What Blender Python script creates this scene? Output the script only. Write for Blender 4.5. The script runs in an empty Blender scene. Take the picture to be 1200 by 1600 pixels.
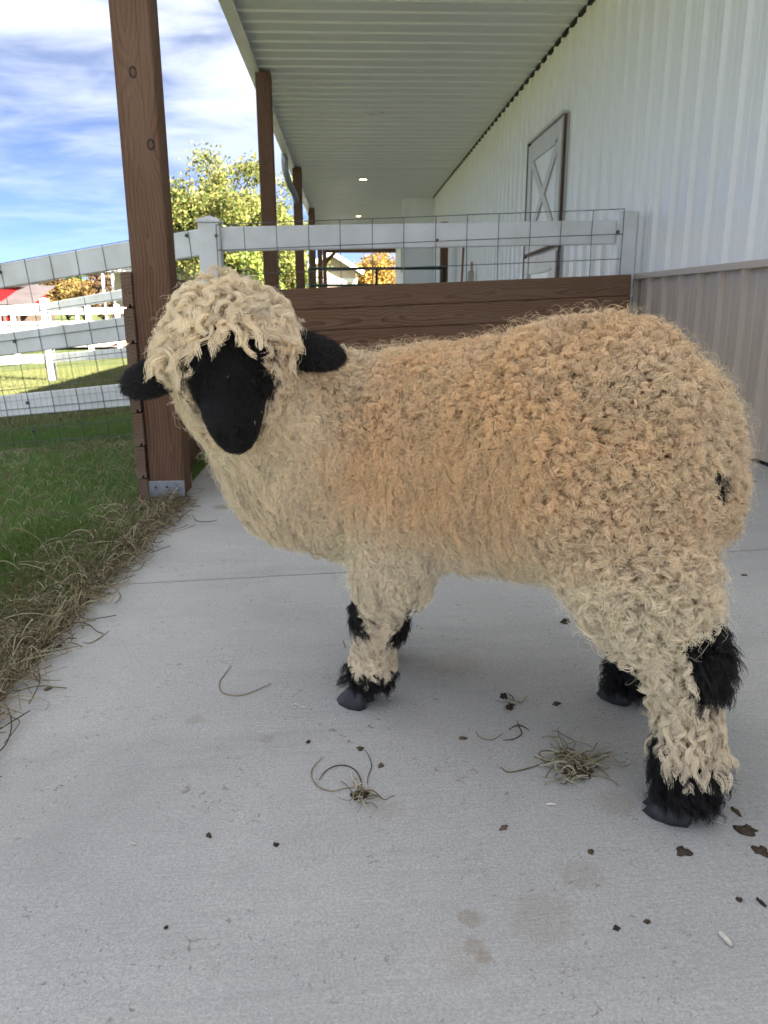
import bpy, math, random
import numpy as np
from mathutils import Vector, Matrix

R = math.radians
# ================================================================ camera, sky, sun, exposure
SC = bpy.context.scene
COL = SC.collection
cam_d = bpy.data.cameras.new('camera')
cam = bpy.data.objects.new('camera', cam_d); COL.objects.link(cam)
cam_d.sensor_fit = 'VERTICAL'; cam_d.sensor_height = 36.0; cam_d.lens = 27.0
cam_d.clip_start = 0.02; cam_d.clip_end = 4000
CAM_H = 0.75
cam.location = (0, 0, CAM_H)
_p, _y, _r = R(15.0), R(2.65), R(0.3)
_fw = Vector((math.sin(_y) * math.cos(_p), math.cos(_y) * math.cos(_p), -math.sin(_p)))
_rt0 = Vector((math.cos(_y), -math.sin(_y), 0)); _up0 = _rt0.cross(_fw)
_rt = math.cos(_r) * _rt0 - math.sin(_r) * _up0; _up = math.sin(_r) * _rt0 + math.cos(_r) * _up0
cam.rotation_euler = Matrix((_rt, _up, -_fw)).transposed().to_euler()
cam_d.dof.use_dof = True; cam_d.dof.focus_distance = 1.25; cam_d.dof.aperture_fstop = 13
SC.camera = cam

SUN_TO = Vector((0.55, -0.55, 0.457)).normalized()              # towards the sun: over the barn, behind the photographer's right shoulder
sun_d = bpy.data.lights.new('sun', 'SUN'); sun_d.energy = 5.0; sun_d.angle = R(0.55); sun_d.color = (1.0, 0.93, 0.82)
sun = bpy.data.objects.new('sun', sun_d); COL.objects.link(sun)
sun.rotation_euler = (-SUN_TO).to_track_quat('-Z', 'Y').to_euler(); sun.location = (20, -20, 30)

world = bpy.data.worlds.new('World'); SC.world = world; world.use_nodes = True
wt = world.node_tree; wn = wt.nodes; wl = wt.links; wn.clear()
w_out = wn.new('ShaderNodeOutputWorld'); w_bg = wn.new('ShaderNodeBackground'); w_bg.inputs['Strength'].default_value = 0.05
w_sky = wn.new('ShaderNodeTexSky'); w_sky.sky_type = 'NISHITA'; w_sky.sun_disc = False
w_sky.sun_elevation = math.asin(SUN_TO.z); w_sky.sun_rotation = math.atan2(SUN_TO.x, SUN_TO.y)
w_sky.altitude = 250; w_sky.air_density = 0.17; w_sky.dust_density = 1.2; w_sky.ozone_density = 3.0
# thin cirrus: noise on a flat layer high above, so that streaks shorten towards the horizon
w_tc = wn.new('ShaderNodeTexCoord'); w_sep = wn.new('ShaderNodeSeparateXYZ'); wl.new(w_tc.outputs['Generated'], w_sep.inputs[0])
def wmath(op, a, b=None, c=None):
    m = wn.new('ShaderNodeMath'); m.operation = op
    for i, v in enumerate((a, b, c)):
        if v is None: continue
        if hasattr(v, 'is_output'): wl.new(v, m.inputs[i])
        else: m.inputs[i].default_value = v
    return m.outputs[0]
w_z = wmath('ADD', wmath('MAXIMUM', w_sep.outputs[2], 0.0), 0.10)
w_cmb = wn.new('ShaderNodeCombineXYZ')
wl.new(wmath('DIVIDE', w_sep.outputs[0], w_z), w_cmb.inputs[0]); wl.new(wmath('DIVIDE', w_sep.outputs[1], w_z), w_cmb.inputs[1])
w_map = wn.new('ShaderNodeMapping'); w_map.inputs['Rotation'].default_value = (0, 0, R(24)); w_map.inputs['Scale'].default_value = (0.9, 1.15, 1.0)
wl.new(w_cmb.outputs[0], w_map.inputs['Vector'])
def wnoise(scale, detail, rough, dist):
    n = wn.new('ShaderNodeTexNoise'); n.inputs['Scale'].default_value = scale; n.inputs['Detail'].default_value = detail
    n.inputs['Roughness'].default_value = rough; n.inputs['Distortion'].default_value = dist
    wl.new(w_map.outputs[0], n.inputs['Vector']); return n.outputs['Fac']
w_c = wmath('ADD', wmath('MULTIPLY', wnoise(0.9, 6, 0.50, 0.35), 0.78), wmath('MULTIPLY', wnoise(3.0, 6, 0.55, 0.5), 0.22))
w_ramp = wn.new('ShaderNodeMapRange'); w_ramp.interpolation_type = 'SMOOTHSTEP'
w_ramp.inputs['From Min'].default_value = 0.36; w_ramp.inputs['From Max'].default_value = 0.60; w_ramp.inputs['To Max'].default_value = 0.95
wl.new(w_c, w_ramp.inputs['Value'])
w_fade = wn.new('ShaderNodeMapRange'); w_fade.inputs['From Min'].default_value = 0.03; w_fade.inputs['From Max'].default_value = 0.38
wl.new(w_sep.outputs[2], w_fade.inputs['Value'])
w_mix = wn.new('ShaderNodeMix'); w_mix.data_type = 'RGBA'
wl.new(wmath('MULTIPLY', w_ramp.outputs[0], w_fade.outputs[0]), w_mix.inputs['Factor'])
wl.new(w_sky.outputs[0], w_mix.inputs['A']); w_mix.inputs['B'].default_value = (4.6, 4.75, 5.0, 1)
wl.new(w_mix.outputs['Result'], w_bg.inputs['Color']); wl.new(w_bg.outputs[0], w_out.inputs[0])

SC.view_settings.view_transform = 'Standard'; SC.view_settings.look = 'None'
SC.view_settings.gamma = 1.0; SC.view_settings.use_curve_mapping = False
SC.view_settings.exposure = 3.0
SC.cycles.max_bounces = 10; SC.cycles.diffuse_bounces = 6; SC.cycles.transparent_max_bounces = 16
SC.cycles.use_adaptive_sampling = True; SC.cycles.adaptive_threshold = 0.02
SC.cycles.use_denoising = True

# ================================================================ helpers
rng = np.random.default_rng(7)
random.seed(7)
SLOPE = 0.035                                   # the slab falls away from the barn for drainage
def slab_z(x): return SLOPE * x
_TX = np.array([-4000, -60, -30, -14, -8, -5.5, -4, -2.5, -1.45, -.73, -.60, 60, 4000.])
_TZ = np.array([-.9, -.9, -.85, -.80, -.72, -.60, -.46, -.27, -.125, -.05, -.14, -.14, -.14])
def lawn_z(x): return float(np.interp(x, _TX, _TZ))

def link(o, parent=None):
    COL.objects.link(o)
    if parent is not None: o.parent = parent
    return o
def mesh_data(name, verts, faces, mats=None, smooth=False):
    me = bpy.data.meshes.new(name)
    me.from_pydata([tuple(v) for v in verts], [], [tuple(f) for f in faces])
    for m in (mats if isinstance(mats, (list, tuple)) else [mats]):
        if m is not None: me.materials.append(m)
    if smooth: me.shade_smooth()
    me.update()
    return me
def np_mesh(name, verts, quads, mats=None, smooth=False):
    me = bpy.data.meshes.new(name); k = quads.shape[1]
    me.vertices.add(len(verts)); me.vertices.foreach_set('co', np.asarray(verts, np.float32).ravel())
    me.loops.add(quads.size); me.loops.foreach_set('vertex_index', np.asarray(quads, np.int32).ravel())
    me.polygons.add(len(quads)); me.polygons.foreach_set('loop_start', np.arange(0, quads.size, k, dtype=np.int32))
    me.polygons.foreach_set('loop_total', np.full(len(quads), k, np.int32))
    me.update(calc_edges=True); me.validate()
    for m in (mats if isinstance(mats, (list, tuple)) else [mats]):
        if m is not None: me.materials.append(m)
    if smooth: me.shade_smooth()
    return me
def obj(name, me, parent=None, loc=(0, 0, 0), rot=(0, 0, 0)):
    o = bpy.data.objects.new(name, me); o.location = loc; o.rotation_euler = rot
    return link(o, parent)
def empty(name, loc=(0, 0, 0), rz=0.0):
    o = bpy.data.objects.new(name, None); o.location = loc; o.rotation_euler = (0, 0, rz); o.empty_display_size = .1
    return link(o)
def tag(o, label=None, cat=None, group=None, kind=None):
    if label: o['label'] = label
    if cat: o['category'] = cat
    if group: o['group'] = group
    if kind: o['kind'] = kind
    return o

class MB:
    """collects shapes into one mesh"""
    def __init__(s): s.v = []; s.f = []
    def add(s, v, f):
        b = len(s.v); s.v += [tuple(p) for p in v]; s.f += [tuple(i + b for i in q) for q in f]; return s
    def box(s, x0, x1, y0, y1, z0, z1, bev=0.0, M=None):
        if bev <= 0:
            v = [(x, y, z) for x in (x0, x1) for y in (y0, y1) for z in (z0, z1)]
            f = [(0, 1, 3, 2), (4, 6, 7, 5), (0, 4, 5, 1), (2, 3, 7, 6), (0, 2, 6, 4), (1, 5, 7, 3)]
        else:
            b = min(bev, (x1 - x0) * .45, (y1 - y0) * .45, (z1 - z0) * .45)
            v = []; ix = {}
            for i, (xo, xi) in enumerate(((x0, x0 + b), (x1, x1 - b))):
                for j, (yo, yi) in enumerate(((y0, y0 + b), (y1, y1 - b))):
                    for k, (zo, zi) in enumerate(((z0, z0 + b), (z1, z1 - b))):
                        for a, p in enumerate(((xo, yi, zi), (xi, yo, zi), (xi, yi, zo))):
                            ix[i, j, k, a] = len(v); v.append(p)
            f = []
            for i in (0, 1):
                q = [ix[i, 0, 0, 0], ix[i, 0, 1, 0], ix[i, 1, 1, 0], ix[i, 1, 0, 0]]; f.append(q if i == 0 else q[::-1])
                q = [ix[0, i, 0, 1], ix[1, i, 0, 1], ix[1, i, 1, 1], ix[0, i, 1, 1]]; f.append(q if i == 0 else q[::-1])
                q = [ix[0, 0, i, 2], ix[0, 1, i, 2], ix[1, 1, i, 2], ix[1, 0, i, 2]]; f.append(q if i == 0 else q[::-1])
            for i in (0, 1):
                for j in (0, 1):
                    f.append([ix[i, j, 0, 0], ix[i, j, 1, 0], ix[i, j, 1, 1], ix[i, j, 0, 1]] if i != j else [ix[i, j, 0, 0], ix[i, j, 0, 1], ix[i, j, 1, 1], ix[i, j, 1, 0]])
                    f.append([ix[i, 0, j, 0], ix[i, 0, j, 2], ix[i, 1, j, 2], ix[i, 1, j, 0]] if i != j else [ix[i, 0, j, 0], ix[i, 1, j, 0], ix[i, 1, j, 2], ix[i, 0, j, 2]])
                    f.append([ix[0, i, j, 1], ix[0, i, j, 2], ix[1, i, j, 2], ix[1, i, j, 1]] if i == j else [ix[0, i, j, 1], ix[1, i, j, 1], ix[1, i, j, 2], ix[0, i, j, 2]])
                    for k in (0, 1):
                        q = [ix[i, j, k, 0], ix[i, j, k, 1], ix[i, j, k, 2]]
                        f.append(q if (i + j + k) % 2 == 0 else q[::-1])
        if M is not None: v = [tuple(M @ Vector(p)) for p in v]
        return s.add(v, f)
    def bar(s, a, b, w, h, bev=0.0, up=(0, 0, 1)):
        """a box from a to b, w wide and h high (h along up)"""
        a = Vector(a); b = Vector(b); d = (b - a); L = d.length; d.normalize()
        u = Vector(up); r = d.cross(u).normalized(); u = r.cross(d)
        M = Matrix((d, r, u)).transposed().to_4x4(); M.translation = a
        return s.box(0, L, -w / 2, w / 2, -h / 2, h / 2, bev, M)
    def tube(s, pts, rad, n=8, caps=True):
        pts = [Vector(p) for p in pts]; N = len(pts); rad = rad if isinstance(rad, (list, tuple, np.ndarray)) else [rad] * N
        v = []; f = []; r = None
        for i, p in enumerate(pts):
            d = (pts[min(i + 1, N - 1)] - pts[max(i - 1, 0)]).normalized()
            if r is None: r = d.orthogonal().normalized()
            else: r = (r - d * r.dot(d)); r = r.normalized() if r.length > 1e-6 else d.orthogonal().normalized()
            u = d.cross(r)
            for k in range(n):
                a = 2 * math.pi * k / n
                v.append(p + (r * math.cos(a) + u * math.sin(a)) * rad[i])
        for i in range(N - 1):
            for k in range(n):
                f.append((i * n + k, i * n + (k + 1) % n, (i + 1) * n + (k + 1) % n, (i + 1) * n + k))
        if caps: f.append(tuple(range(n))[::-1]); f.append(tuple((N - 1) * n + k for k in range(n)))
        return s.add(v, f)
    def prism(s, poly, a, b, axis):
        """poly: 2-D outline in the two other axes, extruded along axis from a to b"""
        o = [i for i in range(3) if i != axis]; v = []
        for t in (a, b):
            for p in poly:
                q = [0, 0, 0]; q[axis] = t; q[o[0]] = p[0]; q[o[1]] = p[1]; v.append(q)
        n = len(poly); f = [(k, (k + 1) % n, n + (k + 1) % n, n + k) for k in range(n)] + [tuple(range(n))[::-1], tuple(range(n, 2 * n))]
        return s.add(v, f)
    def data(s, name, mats=None, smooth=False):
        me = mesh_data(name, s.v, s.f, mats, smooth)
        import bmesh
        bm = bmesh.new(); bm.from_mesh(me); bmesh.ops.recalc_face_normals(bm, faces=bm.faces); bm.to_mesh(me); bm.free()
        if smooth: me.shade_smooth()
        return me
    def build(s, name, mats=None, parent=None, smooth=False, loc=(0, 0, 0), rot=(0, 0, 0)):
        return obj(name, s.data(name, mats, smooth), parent, loc, rot)

def hair(name, pts, rad, mat, parent=None, cols=None, sizes=None):
    """pts (n curves, k points, 3) as one hair curves object"""
    n, k = pts.shape[:2]
    cu = bpy.data.hair_curves.new(name); cu.add_curves([k] * n)
    cu.attributes['position'].data.foreach_set('vector', np.ascontiguousarray(pts, np.float32).ravel())
    ra = cu.attributes.get('radius') or cu.attributes.new('radius', 'FLOAT', 'POINT')
    ra.data.foreach_set('value', np.ascontiguousarray(np.broadcast_to(rad, (n, k)), np.float32).ravel())
    if cols is not None:
        ca = cu.attributes.new('tint', 'FLOAT_COLOR', 'CURVE')
        c4 = np.ones((n, 4), np.float32); c4[:, :3] = cols
        ca.data.foreach_set('color', c4.ravel())
    cu.materials.append(mat)
    o = bpy.data.objects.new(name, cu)
    return link(o, parent)
# ================================================================ materials
class NT:
    def __init__(s, name):
        s.m = bpy.data.materials.new(name); s.m.use_nodes = True; s.t = s.m.node_tree; s.n = s.t.nodes; s.l = s.t.links
        s.b = s.n['Principled BSDF']; s.out = s.n['Material Output']
    def _set(s, sock, v):
        if v is None: return
        if hasattr(v, 'is_output'): s.l.new(v, sock)
        else: sock.default_value = v
    def coord(s, kind='Object', scale=(1, 1, 1), rot=(0, 0, 0), loc=(0, 0, 0)):
        tc = s.n.new('ShaderNodeTexCoord'); mp = s.n.new('ShaderNodeMapping')
        mp.inputs['Scale'].default_value = scale; mp.inputs['Rotation'].default_value = rot; mp.inputs['Location'].default_value = loc
        s.l.new(tc.outputs[kind], mp.inputs[0]); return mp.outputs[0]
    def world(s, scale=(1, 1, 1)):
        g = s.n.new('ShaderNodeNewGeometry'); mp = s.n.new('ShaderNodeMapping'); mp.inputs['Scale'].default_value = scale
        s.l.new(g.outputs['Position'], mp.inputs[0]); return mp.outputs[0]
    def noise(s, vec, scale, detail=4, rough=.55, dist=0., out='Fac'):
        n = s.n.new('ShaderNodeTexNoise'); s._set(n.inputs['Vector'], vec); s._set(n.inputs['Scale'], scale)
        n.inputs['Detail'].default_value = detail; n.inputs['Roughness'].default_value = rough; n.inputs['Distortion'].default_value = dist
        return n.outputs[out]
    def voro(s, vec, scale, feature='F1', out='Distance', rnd=1.0):
        n = s.n.new('ShaderNodeTexVoronoi'); n.feature = feature; s._set(n.inputs['Vector'], vec); n.inputs['Scale'].default_value = scale
        n.inputs['Randomness'].default_value = rnd
        return n.outputs[out]
    def math(s, op, a, b=None, c=None, clamp=False):
        m = s.n.new('ShaderNodeMath'); m.operation = op; m.use_clamp = clamp
        for i, v in enumerate((a, b, c)): s._set(m.inputs[i], v)
        return m.outputs[0]
    def rng(s, v, a, b, c=0., d=1., smooth=True):
        m = s.n.new('ShaderNodeMapRange'); m.interpolation_type = 'SMOOTHSTEP' if smooth else 'LINEAR'
        for i, q in enumerate((v, a, b, c, d)): s._set(m.inputs[i], q)
        return m.outputs[0]
    def mix(s, fac, a, b, blend='MIX'):
        m = s.n.new('ShaderNodeMix'); m.data_type = 'RGBA'; m.blend_type = blend
        s._set(m.inputs['Factor'], fac)
        for k, v in (('A', a), ('B', b)):
            if isinstance(v, tuple) and len(v) == 3: v = (*v, 1)
            s._set(m.inputs[k], v)
        return m.outputs['Result']
    def ramp(s, v, stops):
        r = s.n.new('ShaderNodeValToRGB'); e = r.color_ramp.elements
        while len(e) < len(stops): e.new(.5)
        for q, (p, c) in zip(e, stops): q.position = p; q.color = (*c, 1)
        s._set(r.inputs[0], v); return r.outputs[0]
    def sep(s, v):
        n = s.n.new('ShaderNodeSeparateXYZ'); s._set(n.inputs[0], v); return n.outputs
    def comb(s, x, y, z):
        n = s.n.new('ShaderNodeCombineXYZ')
        for i, q in enumerate((x, y, z)): s._set(n.inputs[i], q)
        return n.outputs[0]
    def bump(s, h, strength=.3, dist=.01, prev=None):
        n = s.n.new('ShaderNodeBump'); n.inputs['Strength'].default_value = strength; n.inputs['Distance'].default_value = dist
        s._set(n.inputs['Height'], h)
        if prev is not None: s.l.new(prev, n.inputs['Normal'])
        return n.outputs[0]
    def oinfo(s, out='Random'):
        return s.n.new('ShaderNodeObjectInfo').outputs[out]
    def attr(s, name, out='Color'):
        n = s.n.new('ShaderNodeAttribute'); n.attribute_name = name; return n.outputs[out]
    def fin(s, col=None, rough=None, normal=None, spec=None, metal=None, **kw):
        for k, v in (('Base Color', col), ('Roughness', rough), ('Normal', normal), ('Specular IOR Level', spec), ('Metallic', metal)):
            if isinstance(v, tuple) and len(v) == 3: v = (*v, 1)
            s._set(s.b.inputs[k], v)
        for k, v in kw.items(): s._set(s.b.inputs[k.replace('_', ' ')], v)
        return s.m

def m_concrete():
    t = NT('broomed_concrete'); P = t.world()
    big = t.noise(P, 1.7, 6, .6, .4); mid = t.noise(P, 9, 6, .65); fine = t.noise(P, 260, 3, .6); grit = t.noise(P, 620, 2, .5)
    broom = t.noise(t.world((9, 190, 1)), 1.0, 4, .6, .2)
    c = t.mix(t.rng(big, .32, .7), (.475, .468, .455), (.545, .535, .515))
    c = t.mix(t.rng(mid, .35, .75, 0, .55), c, (.50, .49, .475))
    c = t.mix(t.rng(fine, .38, .66, .0, .8), t.mix(.34, c, (.14, .14, .14)), c)
    # soft tan and dark stains where animals stood
    sv = t.voro(P, 3.1); sn = t.noise(P, 14, 5, .7)
    st = t.math('MULTIPLY', t.rng(t.math('ADD', sv, t.math('MULTIPLY', sn, .25)), .19, .30, 1, 0), t.rng(t.noise(P, 1.3, 2), .46, .58))
    c = t.mix(t.math('MULTIPLY', st, .55), c, (.25, .195, .125))
    for (sx, sy, sr, sa) in ((.143, .796, .018, .5), (.141, .752, .014, .4), (.150, .735, .012, .5), (-.155, 1.245, .015, .35), (.52, 1.02, .03, .4), (.235, .79, .05, .25), (.30, .86, .035, .25), (-.30, 1.33, .02, .3), (.40, 1.00, .035, .30), (.05, 1.02, .03, .2), (-.43, .70, .03, .35), (.62, 1.55, .06, .3), (.22, 1.5, .07, .25)):
        dv_ = t.n.new('ShaderNodeVectorMath'); dv_.operation = 'DISTANCE'; t.l.new(P, dv_.inputs[0]); dv_.inputs[1].default_value = (sx, sy, SLOPE * sx)
        dd = t.math('ADD', dv_.outputs['Value'], t.math('MULTIPLY_ADD', t.noise(P, 55, 5, .7), sr * 1.6, -sr * .8))
        c = t.mix(t.rng(dd, sr * .55, sr * 1.1, sa, 0), c, (.26, .205, .135))
    wet = t.math('MULTIPLY', t.rng(t.noise(t.world((.7, 1.6, 1)), 1.1, 5, .62, .6), .48, .68), .42)
    c = t.mix(wet, c, (.24, .235, .23))
    ds = t.math('MULTIPLY', t.rng(t.noise(P, 62, 4, .7, 1.2), .60, .66), t.rng(t.noise(P, 5.0, 3), .44, .58))
    c = t.mix(t.math('MULTIPLY', ds, .62), c, (.11, .09, .07))
    c = t.mix(t.rng(t.noise(P, 210, 3, .75, .6), .635, .70, 0, .62), c, (.10, .098, .095))
    c = t.mix(t.rng(t.noise(P, 380, 2, .6), .62, .72, 0, .5), c, (.72, .72, .71))
    c = t.mix(t.rng(t.noise(t.world((2.5, 60, 1)), 1.0, 5, .7, .4), .5, .72, 0, .35), c, (.33, .325, .315))
    h = t.math('ADD', t.math('MULTIPLY', broom, .75), t.math('ADD', t.math('MULTIPLY', fine, .6), t.math('MULTIPLY', grit, .4)))
    return t.fin(c, t.rng(mid, .3, .7, .72, .88), t.bump(h, .6, .0035), spec=.3)

def m_steel(name, base, dirt, rough=.38, dirtamt=.35, bump=.05):
    t = NT(name); P = t.world()
    d = t.math('MULTIPLY', t.rng(t.noise(t.world((1, 3, .5)), 2.2, 6, .65), .45, .75), dirtamt)
    c = t.mix(d, base, dirt)
    c = t.mix(t.rng(t.noise(t.world((1, 26, .6)), 1.0, 5, .7), .5, .8, 0, dirtamt * .6), c, dirt)
    g = t.noise(t.world((300, 300, 6)), 1, 2)
    h = t.math('ADD', t.noise(P, 3.0, 2), t.math('MULTIPLY', g, .05))
    return t.fin(c, t.rng(t.noise(P, 6, 4), .3, .7, rough - .06, rough + .1), t.bump(h, bump, .01) if bump else None, spec=.5)

def m_wood(name, c_light, c_dark, c_grey, axis=2, knots=(), grey=.4, scale=1.0):
    """flat-sawn softwood: growth rings round a wandering pith, swirling round knots; axis is the long way of the piece"""
    t = NT(name); tc = t.n.new('ShaderNodeTexCoord')
    P = tc.outputs['Object']; x, y, z = t.sep(P)
    L = (x, y, z)[axis]; A = (y, x, x)[axis]; B = (z, z, y)[axis]
    rnd = t.oinfo(); off = t.math('MULTIPLY', rnd, 37.)
    Lo = t.math('ADD', L, off)
    lowA = t.noise(t.comb(t.math('MULTIPLY', Lo, 1.1), off, 0.), 1.0, 3, .5)
    lowB = t.noise(t.comb(t.math('MULTIPLY', Lo, 2.4), 3.3, off), 1.0, 4, .55)
    a = t.math('ADD', A, t.math('MULTIPLY_ADD', lowA, .16, -.08)); b = t.math('ADD', B, t.math('MULTIPLY_ADD', lowB, .12, .02))
    r = t.math('SQRT', t.math('ADD', t.math('MULTIPLY', a, a), t.math('MULTIPLY', b, b)))
    r = t.math('ADD', r, t.math('MULTIPLY', t.noise(t.comb(t.math('MULTIPLY', A, 22.), t.math('MULTIPLY', B, 22.), t.math('MULTIPLY', Lo, 2.2)), 1.0, 3), .012))
    kd = None
    for (kA, kL, ks) in knots:
        dx = t.math('SUBTRACT', A, kA); dz = t.math('MULTIPLY', t.math('SUBTRACT', L, kL), .38)
        q = t.math('ADD', t.math('MULTIPLY', dx, dx), t.math('MULTIPLY', dz, dz))
        r = t.math('ADD', r, t.math('MULTIPLY', t.math('EXPONENT', t.math('MULTIPLY', q, -1 / (ks * ks * 6))), ks * 2.6))
        dz2 = t.math('MULTIPLY', t.math('SUBTRACT', L, kL), .72)
        q2 = t.math('SQRT', t.math('ADD', t.math('MULTIPLY', dx, dx), t.math('MULTIPLY', dz2, dz2)))
        kd = q2 if kd is None else t.math('MINIMUM', kd, q2)
    ring = t.math('FRACT', t.math('MULTIPLY', r, 95. * scale))
    late = t.rng(ring, .45, .92); late = t.math('MULTIPLY', late, t.rng(ring, .93, 1.0, 1, 0))
    fib = t.noise(t.comb(t.math('MULTIPLY', A, 260.), t.math('MULTIPLY', B, 260.), t.math('MULTIPLY', Lo, 7.)), 1.0, 3)
    c = t.mix(t.math('MULTIPLY', late, t.rng(t.noise(t.comb(t.math('MULTIPLY', A, 5.), t.math('MULTIPLY', B, 5.), t.math('MULTIPLY', Lo, .8)), 1.0, 3), .3, .7, .35, .9)), c_light, c_dark)
    chk = t.noise(t.comb(t.math('MULTIPLY', A, 150.), t.math('MULTIPLY', B, 150.), t.math('MULTIPLY', Lo, 1.6)), 1.0, 2)
    c = t.mix(t.rng(chk, .66, .72, 0, .75), c, tuple(q * .3 for q in c_dark))
    c = t.mix(t.rng(fib, .35, .75, 0, .35), c, c_dark)
    pat = t.noise(t.comb(t.math('MULTIPLY', A, 7.), t.math('MULTIPLY', B, 7.), t.math('MULTIPLY', Lo, 1.2)), 1.0, 4)
    c = t.mix(t.math('MULTIPLY', t.rng(pat, .42, .7), grey), c, c_grey)
    c = t.mix(t.math('MULTIPLY', t.rng(rnd, 0, 1), .25), c, c_dark)
    h = t.math('ADD', t.math('MULTIPLY', late, .6), t.math('MULTIPLY', fib, .5))
    if kd is not None:
        c = t.mix(t.rng(t.math('ADD', kd, t.math('MULTIPLY', fib, .006)), .0155, .0195, .92, 0), c, (.012, .008, .006))
        c = t.mix(t.rng(t.math('ADD', kd, t.math('MULTIPLY', fib, .008)), .0115, .0145, .75, 0), c, (.12, .075, .045))
    return t.fin(c, t.rng(fib, .3, .7, .62, .8), t.bump(h, .35, .004), spec=.3)

def m_plain(name, col, rough=.6, var=.15, scale=6., metal=0., bump=0., spec=.4, dark=None):
    t = NT(name); P = t.coord('Object'); n = t.noise(P, scale, 5, .6)
    d = dark or tuple(q * (1 - var * 2) for q in col)
    c = t.mix(t.rng(n, .35, .75), col, d)
    return t.fin(c, t.rng(n, .3, .7, rough - .05, rough + .08), t.bump(t.noise(P, scale * 8, 4), bump, .004) if bump else None, spec=spec, metal=metal)

def m_tint(name, rough=.75, trans=.25, spec=.2, sheen=0.):
    """colour from the 'tint' attribute of each strand or leaf; thin, so some light passes"""
    t = NT(name); c = t.attr('tint')
    t.fin(c, rough, spec=spec)
    tr = t.n.new('ShaderNodeBsdfTranslucent'); t.l.new(c, tr.inputs['Color'])
    mx = t.n.new('ShaderNodeMixShader'); mx.inputs[0].default_value = trans
    t.l.new(t.b.outputs[0], mx.inputs[1]); t.l.new(tr.outputs[0], mx.inputs[2]); t.l.new(mx.outputs[0], t.out.inputs['Surface'])
    return t.m

def m_lawn():
    t = NT('lawn_soil'); P = t.world()
    n = t.noise(P, .8, 6, .6); m = t.noise(P, 7, 6, .7); f = t.noise(P, 90, 3, .6)
    c = t.mix(t.rng(n, .35, .65), (.095, .115, .042), (.135, .140, .058))
    c = t.mix(t.rng(m, .45, .75, 0, .6), c, (.17, .155, .062))
    c = t.mix(t.rng(f, .35, .7, .0, .6), c, (.055, .085, .02))
    return t.fin(c, .9, t.bump(t.math('ADD', m, f), .6, .03), spec=.1)

M = {}
M['concrete'] = m_concrete()
M['dirt'] = m_plain('dark_soil', (.07, .048, .03), .95, .3, 9, bump=.6, spec=.1)
M['lawn'] = m_lawn()
M['white_steel'] = m_steel('white_barn_steel', (.84, .84, .825), (.66, .65, .61), .36, .15)
M['tan_steel'] = m_steel('tan_wainscot_steel', (.51, .43, .35), (.38, .31, .25), .42, .35)
M['soffit_steel'] = m_steel('soffit_steel', (.64, .66, .63), (.62, .64, .61), .34, .03, 0)
M['trim_steel'] = m_steel('pale_trim_steel', (.60, .59, .56), (.4, .39, .36), .4, .3)
M['roof_steel'] = m_steel('roof_steel', (.28, .27, .26), (.2, .19, .18), .45, .3)
M['post_wood'] = m_wood('treated_post_wood', (.15, .078, .043), (.052, .025, .014), (.165, .108, .07), 2, (), .35, .9)
M['front_post_wood'] = m_wood('knotty_post_wood', (.160, .084, .047), (.050, .024, .014), (.20, .13, .085), 2, ((-.004, 1.58, .017), (.040, 1.345, .018)), .52, .8)
M['plank_wood'] = m_wood('stall_plank_wood', (.27, .15, .085), (.095, .047, .026), (.25, .165, .11), 0, (), .35, .7)
M['end_wood'] = m_wood('weathered_board_wood', (.16, .10, .065), (.06, .035, .022), (.20, .15, .11), 1, (), .6, .8)
M['vinyl'] = m_plain('white_vinyl', (.75, .76, .77), .42, .09, 4., spec=.45, dark=(.62, .62, .60))
M['wire'] = m_plain('galvanised_wire', (.16, .165, .17), .5, .2, 40, metal=.6)
M['galv'] = m_plain('galvanised_steel', (.36, .38, .40), .45, .15, 30, metal=.7)
M['screw'] = m_plain('dull_steel', (.12, .12, .12), .5, .2, 60, metal=.7)
M['black_gap'] = m_plain('dark_caulk', (.02, .02, .018), .9, .2, 20)
M['dark_trim'] = m_plain('brown_door_jamb', (.10, .062, .038), .7, .2, 20)
M['door_panel'] = m_steel('door_panel_steel', (.78, .79, .79), (.5, .5, .48), .4, .25)
M['door_frame'] = m_steel('door_frame_grey', (.56, .55, .53), (.4, .39, .36), .45, .35)
M['green_pipe'] = m_plain('dark_green_pipe', (.012, .045, .036), .45, .2, 10)
M['tint'] = m_tint('strand', .8, .22, .15)
M['leaf'] = m_tint('leaf', .6, .38, .3)
M['bark'] = m_plain('bark', (.10, .078, .058), .9, .3, 9, bump=.8, spec=.1)
# ================================================================ ground
xs = [-4000, -400, -60, -30, -20, -14, -10, -8, -6.5, -5.5, -4.7, -4, -3.2, -2.5, -2, -1.45, -1.1, -.9, -.73, -.60, 60, 4000]
ys = [-200, -20, -5, 0, 1, 2, 3, 4, 5, 6, 8, 12, 20, 40, 80, 200, 800, 4000]
v = [(x, y, lawn_z(x)) for x in xs for y in ys]
nf = len(ys)
f = [(i * nf + j, (i + 1) * nf + j, (i + 1) * nf + j + 1, i * nf + j + 1) for i in range(len(xs) - 1) for j in range(nf - 1)]
tag(obj('lawn', mesh_data('lawn', v, f, M['lawn'], True)), kind='structure')
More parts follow.
